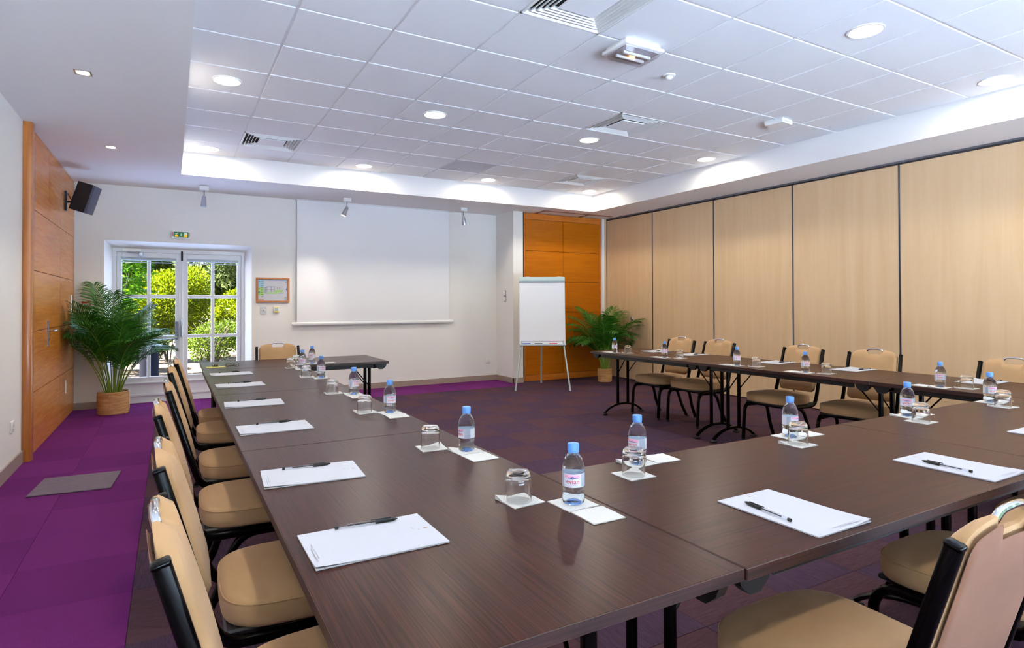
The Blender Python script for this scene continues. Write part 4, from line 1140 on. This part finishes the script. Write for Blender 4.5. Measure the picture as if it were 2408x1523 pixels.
# notepads with pens: local X is the long side
def make_pad():
    t = thing('notepad', 'x', 'notepad')
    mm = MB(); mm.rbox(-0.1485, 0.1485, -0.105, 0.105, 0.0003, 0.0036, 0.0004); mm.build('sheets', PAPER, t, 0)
    n, k = 16, 10
    v = []; f = []
    for i in range(n + 1):
        for j in range(k + 1):
            x, y = -0.1485 + 0.297 * i / n, -0.105 + 0.21 * j / k
            c = max(0, (-(x / 0.1485) - (y / 0.105)) / 2 - 0.60)
            v.append((x, y, 0.0041 + 0.030 * c * c))
    for i in range(n):
        for j in range(k):
            a = i * (k + 1) + j
            f.append((a, a + k + 1, a + k + 2, a + 1))
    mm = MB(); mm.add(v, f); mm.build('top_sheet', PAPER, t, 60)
    mm = MB()
    for y0, y1, x in ((-0.075, 0.005, -0.138), (-0.060, 0.03, -0.1325)):
        mm.add([(x, y0, 0.0064), (x + 0.0016, y0, 0.0064), (x + 0.0016, y1, 0.0048), (x, y1, 0.0048)], [(0, 1, 2, 3)])
    for dx, dy, w in ((0.100, 0.002, 0.018), (0.106, 0.008, 0.004), (0.112, -0.006, 0.010)):
        mm.add([(dx, dy, 0.0045), (dx + 0.0014, dy, 0.0045), (dx + 0.0014, dy + w, 0.0045), (dx, dy + w, 0.0045)], [(0, 1, 2, 3)])
    mm.build('print', INKG, t, 0)['kind'] = 'stuff'
    mm = MB(); mm.add([(0.124, 0.000, 0.0045), (0.128, -0.0035, 0.0045), (0.139, 0.0, 0.0045), (0.128, 0.0035, 0.0045)], [(0, 1, 2, 3)]); mm.build('emblem', GOLD, t, 0)
    return t
def make_pen():
    t = thing('ballpoint_pen', 'x', 'pen')
    X90 = Matrix.Rotation(PI / 2, 4, 'Y')
    mm = MB(); mm.lathe([(0.0040, -0.074), (0.0041, -0.070), (0.0041, 0.045), (0.002, 0.050)], 6, X90); mm.build('barrel', PENC, t, 20)
    mm = MB(); mm.lathe([(0.0016, -0.045), (0.0016, 0.05)], 8, X90); mm.build('refill', INK, t)
    mm = MB(); mm.lathe([(0.0042, -0.0755), (0.0044, -0.074), (0.0044, -0.068), (0.0040, -0.067)], 10, X90); mm.build('end_plug', INK, t)
    mm = MB(); mm.lathe([(0.0050, 0.022), (0.0052, 0.024), (0.0050, 0.052), (0.0040, 0.068), (0.0015, 0.0765)], 14, X90); cap_ = mm.build('cap', INK, t)
    mm = MB(); mm.rbox(0.010, 0.060, -0.0016, 0.0016, 0.0046, 0.0066, 0.0006); mm.build('clip', INK, cap_)
    return t
pd = make_pad(); pn = make_pen()
PADS = []
for i, ((x, y, a), (px_, py_, pa_)) in enumerate(zip([(0.408, 1.377, 0), (0.397, 2.003, -4), (0.403, 2.846, 0), (0.403, 3.60, -3), (0.414, 4.476, 0.5), (0.419, 5.228, 1.5)],
        [(0.42, 1.466, -5.7), (0.394, 2.080, -5), (0.412, 2.932, 3.4), (0.402, 3.690, 4), (0.419, 4.563, 6), (0.412, 5.315, 8)])):
    PADS.append((x, y, a, px_, py_, pa_, NTH[i] + ' from the viewer on the left table row', 'left table row'))
PADS.append((1.413, 1.014, 90, 1.343, 1.032, 83.5, 'first from the left on the front table row', 'front table row'))
PADS.append((2.28, 1.016, 90, 2.222, 1.02, 86.4, 'second from the left on the front table row', 'front table row'))
PADS.append((3.17, 1.03, 90, 3.105, 1.03, 87, 'third on the front table row, cut by the picture edge', 'front table row'))
for i, ((x, y, a), (px_, py_)) in enumerate(zip([(4.85, 5.19, 182), (4.85, 4.645, 183), (4.86, 3.62, 184), (4.87, 2.91, 182), (4.86, 2.01, 183)], [(4.87, 5.135), (4.905, 4.600), (4.915, 3.575), (4.915, 2.845), (4.92, 1.955)])):
    PADS.append((x, y, a, px_, py_, 176, NTH[i] + ' from the palm on the right table row', 'right table row'))
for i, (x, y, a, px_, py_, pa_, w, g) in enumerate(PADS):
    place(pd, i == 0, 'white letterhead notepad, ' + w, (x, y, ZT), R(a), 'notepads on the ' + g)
    o = place(pn, i == 0, 'black capped clear pen, ' + w, (px_, py_, ZT + 0.0042 + 0.0052), R(pa_), 'pens on the ' + g)
# things left on the far table
m = MB(); m.rbox(-0.075, 0.075, -0.05, 0.05, 0.0003, 0.003, 0.0005)
tag(m.build('yellow_folder', plain('yellow_card', rgb(214, 196, 90), 0.7), None, 0, (0.345, 5.87, ZT), (0, 0, R(4))), 'yellow card lying at the far left table corner', 'card')
ad = thing('glass_dish', 'small clear glass dish on the yellow card', 'dish', (0.345, 5.89, ZT + 0.0032))
m = MB(); m.lathe([(0.022, 0.0), (0.034, 0.020), (0.036, 0.024), (0.033, 0.024), (0.022, 0.006), (0.004, 0.005)], 24, None, True, True); m.build('bowl', TUMB, ad, 60)
m = MB(); m.lathe([(0.024, 0.0068), (0.012, 0.0085)], 16, None, True, True); m.build('sweets', plain('pale_blue_sweets', rgb(150, 195, 225), 0.4), ad)
gs = thing('reading_glasses', 'folded dark spectacles on the far left table corner', 'spectacles', (0.475, 5.83, ZT), (0, 0, R(12)))
for s_ in (-1, 1):
    ring = [(s_ * 0.032 + 0.024 * math.cos(R(a)), 0.004 * math.sin(R(a)) * 0, 0.020 + 0.017 * math.sin(R(a))) for a in range(0, 361, 20)]
    m = MB(); m.tube(ring, 0.0018, 6, caps=False); m.build('rim', plain('dark_bronze', rgb(70, 50, 40), 0.3, metal=0.6), gs)
    m = MB(); m.tube([(s_ * 0.056, 0, 0.024), (s_ * 0.058, 0.01 + 0.004 * s_, 0.02), (-s_ * 0.04, 0.014 + 0.006 * s_, 0.006)], 0.0018, 6); m.build('temple', plain('dark_bronze2', rgb(70, 50, 40), 0.3, metal=0.6), gs)
m = MB(); m.tube([(-0.009, 0, 0.024), (0, 0, 0.027), (0.009, 0, 0.024)], 0.0016, 6); m.build('bridge', INK, gs)

# ------------------------------------------------------------------ potted palms
def palm(label, loc, pot_r, pot_h, fronds, seed, hmax, spread, clampf):
    rd = random.Random(seed)
    t = thing('potted_palm', label, 'plant', loc)
    prof = []
    nr = 26
    for k in range(nr + 1):
        z = pot_h * k / nr
        r = pot_r * (0.95 + 0.05 * math.sin(PI * k / nr * 0.9))
        prof += [(r, z), (r + 0.004, z + pot_h / nr * 0.5)]
    prof = [(pot_r * 0.9, 0.0)] + prof[:-1] + [(pot_r * 0.93, pot_h + 0.002), (pot_r * 0.90, pot_h - 0.04)]
    mm = MB(); mm.lathe(prof, 40, None, True, False); bk = mm.build('basket', BASKET, t, 80)
    for a in (-100, -20, 60, 160):
        ca, sa = math.cos(R(a)), math.sin(R(a))
        mm = MB(); mm.tube([(ca * (pot_r * 0.985 + 0.004), sa * (pot_r * 0.985 + 0.004), z) for z in (0.002, pot_h * 0.5, pot_h)], 0.004, 6); mm.build('stake', BASKET, bk)
    mm = MB(); mm.lathe([(pot_r * 0.90, pot_h - 0.05), (0.01, pot_h - 0.03)], 24, None, True, True); mm.build('soil', SOIL, t)
    def clamp(p):
        return clampf(p)
    for k in range(fronds):
        az = 2 * PI * k / fronds * 2.4 + rd.uniform(-0.3, 0.3)
        inner = k / fronds                      # low index = outer, drooping fronds
        L = hmax * (0.80 + 0.32 * inner) * rd.uniform(0.9, 1.08)
        el = R(72 + 14 * inner + rd.uniform(-4, 4))
        bend = R(spread * (1.25 - 0.75 * inner) * rd.uniform(0.85, 1.15))
        if seed == 3 and math.cos(az) > 0.3: L *= 0.80; bend *= 0.85
        r0 = pot_r * 0.5 * math.sqrt(rd.random())
        p = Vector((r0 * math.cos(az), r0 * math.sin(az), pot_h - 0.03))
        pts = [p.copy()]; ns = 20
        dirs = []
        for i in range(ns):
            q = i / ns
            e = el - bend * q ** 1.7
            d = Vector((math.cos(e) * math.cos(az), math.cos(e) * math.sin(az), math.sin(e)))
            dirs.append(d); p = p + d * (L / ns); pts.append(p.copy())
        dirs.append(dirs[-1])
        pts = [clamp(q) for q in pts]
        mm = MB(); mm.tube(pts, lambda q: 0.0062 * (1 - 0.8 * q) + 0.0008, 6)
        fo = mm.build('frond', CANE, t, 60)
        mm = MB()
        nl = 32
        for i in range(nl):
            q = 0.36 + 0.64 * (i + rd.random() * 0.5) / nl
            fi = q * ns; i0 = min(int(fi), ns - 1)
            b = pts[i0].lerp(pts[i0 + 1], fi - i0); d = dirs[i0]
            side = d.cross(Vector((0, 0, 1)))
            if side.length < 1e-3: side = Vector((-math.sin(az), math.cos(az), 0))
            side.normalize(); upv = side.cross(d).normalized()
            ll = 0.27 * (hmax / 1.05) * math.sin(PI * (0.12 + 0.80 * (q - 0.36) / 0.64)) * rd.uniform(0.85, 1.1) + 0.03
            for s_ in (-1, 1):
                fwd = 0.75 + 0.5 * (q - 0.36)
                dv = (side * s_ * 0.80 + d * fwd + upv * 0.25).normalized()
                p1 = b; p2 = b + dv * ll * 0.45; dv2 = (dv + Vector((0, 0, -0.55))).normalized()
                p3 = p2 + dv2 * ll * 0.35; dv3 = (dv2 + Vector((0, 0, -0.5))).normalized(); p4 = p3 + dv3 * ll * 0.22
                wv = dv.cross(upv).normalized() * (0.0072 * rd.uniform(0.8, 1.15)) + upv * 0.002
                vs_ = [p1 - wv * 0.35, p1 + wv * 0.35, p2 - wv, p2 + wv, p3 - wv * 0.75, p3 + wv * 0.75, p4]
                mm.add([clamp(x) for x in vs_], [(0, 1, 3, 2), (2, 3, 5, 4), (4, 5, 6)])
        mm.build('leaflets', PALML, fo, 0)
    return t
P1 = Vector((-0.59, 8.60, 0)); P2 = Vector((6.27, 7.93, 0))
palm('tall areca palm in a wicker basket left of the garden doors', P1, 0.165, 0.26, 30, 3, 1.24, 74,
     lambda p: Vector((max(p.x, -0.41), min(p.y, 0.41), p.z)))
palm('areca palm in a wicker basket at the corner of the folding partition', P2, 0.118, 0.215, 24, 11, 1.06, 96,
     lambda p: Vector((min(p.x, 0.50), min(p.y, 0.54), p.z)))

# ------------------------------------------------------------------ garden outside
m = MB(); m.box(-14, 16, 9.47, 42, -0.25, -0.04)
struct(m.build('ground', plain('leaf_litter', rgb(66, 50, 34), 0.95, noise=0.5, nscale=9, bump=0.6, bscale=30), angle=0), 'garden ground of dry leaf litter outside the doors', 'ground')
m = MB(); m.box(-14, 16, 17.8, 20.2, -0.039, -0.03)
struct(m.build('garden_path', plain('path_gravel', rgb(92, 78, 68), 0.95, noise=0.15, nscale=30), angle=0), 'pale gravel garden path beyond the bushes', 'path')
m = MB(); m.box(-8.0, 9.0, 9.47, 12.0, -0.039, -0.012)
struct(m.build('terrace', plain('terrace_bounce', rgb(104, 122, 158), 0.9, noise=0.05, nscale=5), angle=0), 'unseen terrace strip added to bounce daylight through the garden doors', 'terrace')  # hidden strip added to bounce bluish daylight in through the doors
YG = leafmat('leaf_yellow_green', rgb(58, 72, 3), rgb(104, 110, 6), 0.4)
MG = leafmat('leaf_mid_green', rgb(34, 54, 12), rgb(92, 106, 26), 0.35)
BG = leafmat('leaf_bright_green', rgb(34, 70, 4), rgb(74, 108, 12), 0.4, 0.3)
DG = leafmat('leaf_dark_green', rgb(26, 38, 14), rgb(64, 76, 34), 0.3)
PGN = leafmat('leaf_pine', rgb(44, 60, 28), rgb(104, 116, 60), 0.35)
BARK = plain('bark', rgb(56, 44, 42), 0.95, noise=0.35, nscale=12, bump=0.8, bscale=25)
TWIG = plain('twig', rgb(62, 50, 38), 0.9)
def cloud(blobs, n, ll, lw, rd, upb=0.3):
    v = []; f = []
    tot = sum(b[3] * b[4] * b[5] for b in blobs) ** 1.0
    for cx_, cy_, cz_, rx, ry, rz in blobs:
        k = max(20, int(n * rx * ry * rz / tot))
        for _ in range(k):
            th_ = rd.uniform(0, 2 * PI); ph = math.acos(rd.uniform(-0.9, 1)); rr = rd.uniform(0.35, 1.0) ** 0.45
            nrm = Vector((math.sin(ph) * math.cos(th_), math.sin(ph) * math.sin(th_), math.cos(ph)))
            c = Vector((cx_ + nrm.x * rx * rr, cy_ + nrm.y * ry * rr, cz_ + nrm.z * rz * rr))
            if c.z < 0.0: continue
            d = (nrm + Vector((rd.gauss(0, 0.7), rd.gauss(0, 0.7), rd.gauss(upb, 0.6)))).normalized()
            w = d.cross(Vector((rd.gauss(0, 1), rd.gauss(0, 1), rd.gauss(0, 1)))).normalized()
            l_ = ll * rd.uniform(0.6, 1.2)
            o = len(v)
            v += [c, c + d * l_ * 0.45 + w * lw, c + d * l_, c + d * l_ * 0.45 - w * lw]
            f.append((o, o + 1, o + 2, o + 3))
    mm = MB(); mm.v = [tuple(q) for q in v]; mm.f = f
    return mm
def shrub(name, label, loc, blobs, n, ll, lw, mat, seed, stems=9, group='garden shrubs outside the doors', cat='shrub', spread=0.35, h=1.0):
    rd = random.Random(seed)
    t = thing(name, label, cat, loc, group=group)
    o = cloud(blobs, n, ll, lw, rd).build('foliage', mat, t, 0)
    o['kind'] = 'stuff'
    for k in range(stems):
        a = rd.uniform(0, 2 * PI); r_ = spread * rd.uniform(0.3, 1)
        mm = MB(); mm.tube([(0.05 * math.cos(a), 0.05 * math.sin(a), -0.05), (r_ * 0.5 * math.cos(a), r_ * 0.5 * math.sin(a), h * 0.45), (r_ * math.cos(a + 0.3), r_ * math.sin(a + 0.3), h * rd.uniform(0.75, 1))], lambda q: 0.016 * (1 - 0.75 * q), 6)
        mm.build('stem', TWIG, t)
    return t
shrub('oleander', 'tall bright green long leaved shrub at the upper left door panes', (-0.98, 12.75, 0), [(0, 0, 1.9, 0.62, 0.6, 0.75), (-0.4, 0.2, 1.3, 0.6, 0.5, 0.6), (0.1, 0.1, 2.4, 0.4, 0.4, 0.4)], 2600, 0.24, 0.020, BG, 1, 8, h=2.2)
shrub('garden_bush', 'rounded yellow green bush behind the left door panes', (-0.05, 16.2, 0), [(0, 0, 1.35, 0.85, 0.8, 0.75), (-0.5, 0.1, 0.9, 0.7, 0.7, 0.7), (0.45, 0, 1.6, 0.5, 0.6, 0.6)], 14000, 0.085, 0.020, YG, 2, 9, h=1.5)
shrub('garden_bush', 'olive green low bush under the left door panes', (-1.0, 14.1, 0), [(0, 0, 0.55, 0.75, 0.6, 0.45), (0.5, 0.2, 0.45, 0.45, 0.5, 0.35)], 6500, 0.08, 0.018, DG, 3, 12, h=0.8)
shrub('garden_bush', 'wiry grey green bush near the right door leaf', (0.80, 14.3, 0), [(0, 0, 0.50, 0.45, 0.4, 0.42), (-0.2, 0.1, 0.40, 0.3, 0.3, 0.35), (0.25, 0.05, 0.62, 0.25, 0.3, 0.35)], 4200, 0.07, 0.011, MG, 4, 30, h=0.95, spread=0.55)
shrub('garden_bush', 'wiry leafy bush at the far right lower pane', (1.70, 15.0, 0), [(0, 0, 0.60, 0.55, 0.45, 0.45), (0.4, 0.1, 0.55, 0.4, 0.4, 0.4)], 4200, 0.07, 0.012, MG, 5, 24, h=1.0, spread=0.55)
shrub('garden_bush', 'leafy bright bush on the near side of the path, right door', (1.55, 17.0, 0), [(0, 0, 0.95, 0.62, 0.5, 0.75), (0.5, 0.1, 0.7, 0.5, 0.5, 0.6), (-0.35, 0, 0.6, 0.4, 0.4, 0.5)], 9000, 0.085, 0.020, YG, 12, 9, h=1.2)
shrub('garden_bush', 'dark low bush between the yellow bush and the wiry bush', (-2.6, 16.9, 0), [(0, 0, 0.6, 0.7, 0.5, 0.5)], 5000, 0.085, 0.020, DG, 13, 9, h=0.8)
for xc, lab, sd in ((-0.15, 'yellow green hedge behind the path, seen through the left door', 6), (3.45, 'yellow green hedge behind the path, seen through the right door', 7), (-3.75, 'yellow green hedge behind the path, far left', 8), (7.05, 'yellow green hedge behind the path, far right', 9)):
    shrub('garden_hedge', lab, (xc, 21.8, 0), [(-0.95, 0, 0.86, 0.70, 0.7, 0.92), (0, 0.1, 0.90, 0.9, 0.7, 0.95), (0.95, 0, 0.84, 0.70, 0.7, 0.92)], 12000, 0.13, 0.034, YG, sd, 8, h=1.4, cat='hedge')
def tree(label, loc, tr, th_, blobs, n, ll, lw, mat, seed):
    rd = random.Random(seed)
    t = thing('garden_tree', label, 'tree', loc, group='trees beyond the garden hedge')
    mm = MB(); mm.tube([(0, 0, -0.1), (0.05, 0, th_ * 0.35), (-0.04, 0.05, th_ * 0.7), (0.1, 0, th_)], lambda q: tr * (1 - 0.45 * q), 12); tk = mm.build('trunk', BARK, t)
    for k in range(5):
        a = rd.uniform(0, 2 * PI); z = th_ * rd.uniform(0.45, 0.95)
        mm = MB(); mm.tube([(0, 0, z), (0.7 * math.cos(a), 0.5 * math.sin(a), z + 0.2), (1.5 * math.cos(a), 1.0 * math.sin(a), z + 0.7)], lambda q: tr * 0.35 * (1 - 0.7 * q), 6); mm.build('branch', BARK, tk)
    o = cloud(blobs, n, ll, lw, rd, 0.1).build('foliage', mat, t, 0); o['kind'] = 'stuff'
tree('pine with a bare grey trunk seen through the right door', (2.55, 25.0, 0), 0.16, 6.0, [(0.2, 1.0, 3.6, 1.8, 1.2, 1.1), (-1.2, 1.4, 2.9, 1.2, 1.0, 1.0), (1.6, 1.2, 2.8, 1.3, 1.0, 1.0), (0, 1.2, 5.2, 2.0, 1.6, 1.3)], 11000, 0.24, 0.036, PGN, 20)
tree('leafy green tree behind the hedge left of the pine', (-1.6, 29.6, 0), 0.18, 5.0, [(0, 0, 3.2, 2.2, 1.6, 1.6), (-1.5, 0, 2.0, 1.6, 1.2, 1.2), (1.3, -0.4, 2.1, 1.4, 1.2, 1.2), (0.2, 0, 5.0, 2.2, 1.8, 1.4)], 15000, 0.26, 0.055, MG, 21)
tree('broad tree at the back of the garden, right side', (8.3, 28.6, 0), 0.2, 5.5, [(0, 0, 3.6, 2.8, 1.8, 2.0), (-2.2, 0, 2.2, 1.8, 1.4, 1.5), (2.0, 0, 2.4, 1.8, 1.4, 1.5), (0, 0, 5.8, 2.4, 1.8, 1.5)], 11000, 0.32, 0.07, PGN, 22)
tree('broad tree at the back of the garden, left side', (-9.2, 28.6, 0), 0.2, 5.5, [(0, 0, 3.6, 2.8, 1.8, 2.0), (-2.2, 0, 2.2, 1.8, 1.4, 1.5), (2.4, 0, 2.4, 2.0, 1.4, 1.6), (0, 0, 5.8, 2.4, 1.8, 1.5)], 11000, 0.32, 0.07, MG, 23)
tree('dense tree filling the gap behind the pine', (2.0, 34.6, 0), 0.2, 5.5, [(0, 0, 3.4, 3.2, 1.6, 2.4), (-2.4, 0, 2.0, 2.0, 1.4, 1.6), (2.2, 0, 2.2, 2.0, 1.4, 1.6), (0, 0, 6.0, 2.6, 1.8, 1.6)], 18000, 0.36, 0.08, MG, 24)
bn = thing('garden_upright', 'dark grey bollard on the terrace behind the left garden door', 'upright', (-0.275, 10.5, -0.012))  # unidentified dark shape beyond the glass, modelled as a plain upright
m = MB(); m.lathe([(0.125, 0.0), (0.125, 0.62), (0.118, 0.68), (0.09, 0.73), (0.05, 0.75)], 28); m.build('body', plain('upright_grey', rgb(16, 15, 19), 0.8, spec=0.03), bn)
m = MB(); m.lathe([(0.15, 0.0), (0.15, 0.02), (0.128, 0.03)], 28); m.build('base_ring', DALU, bn)
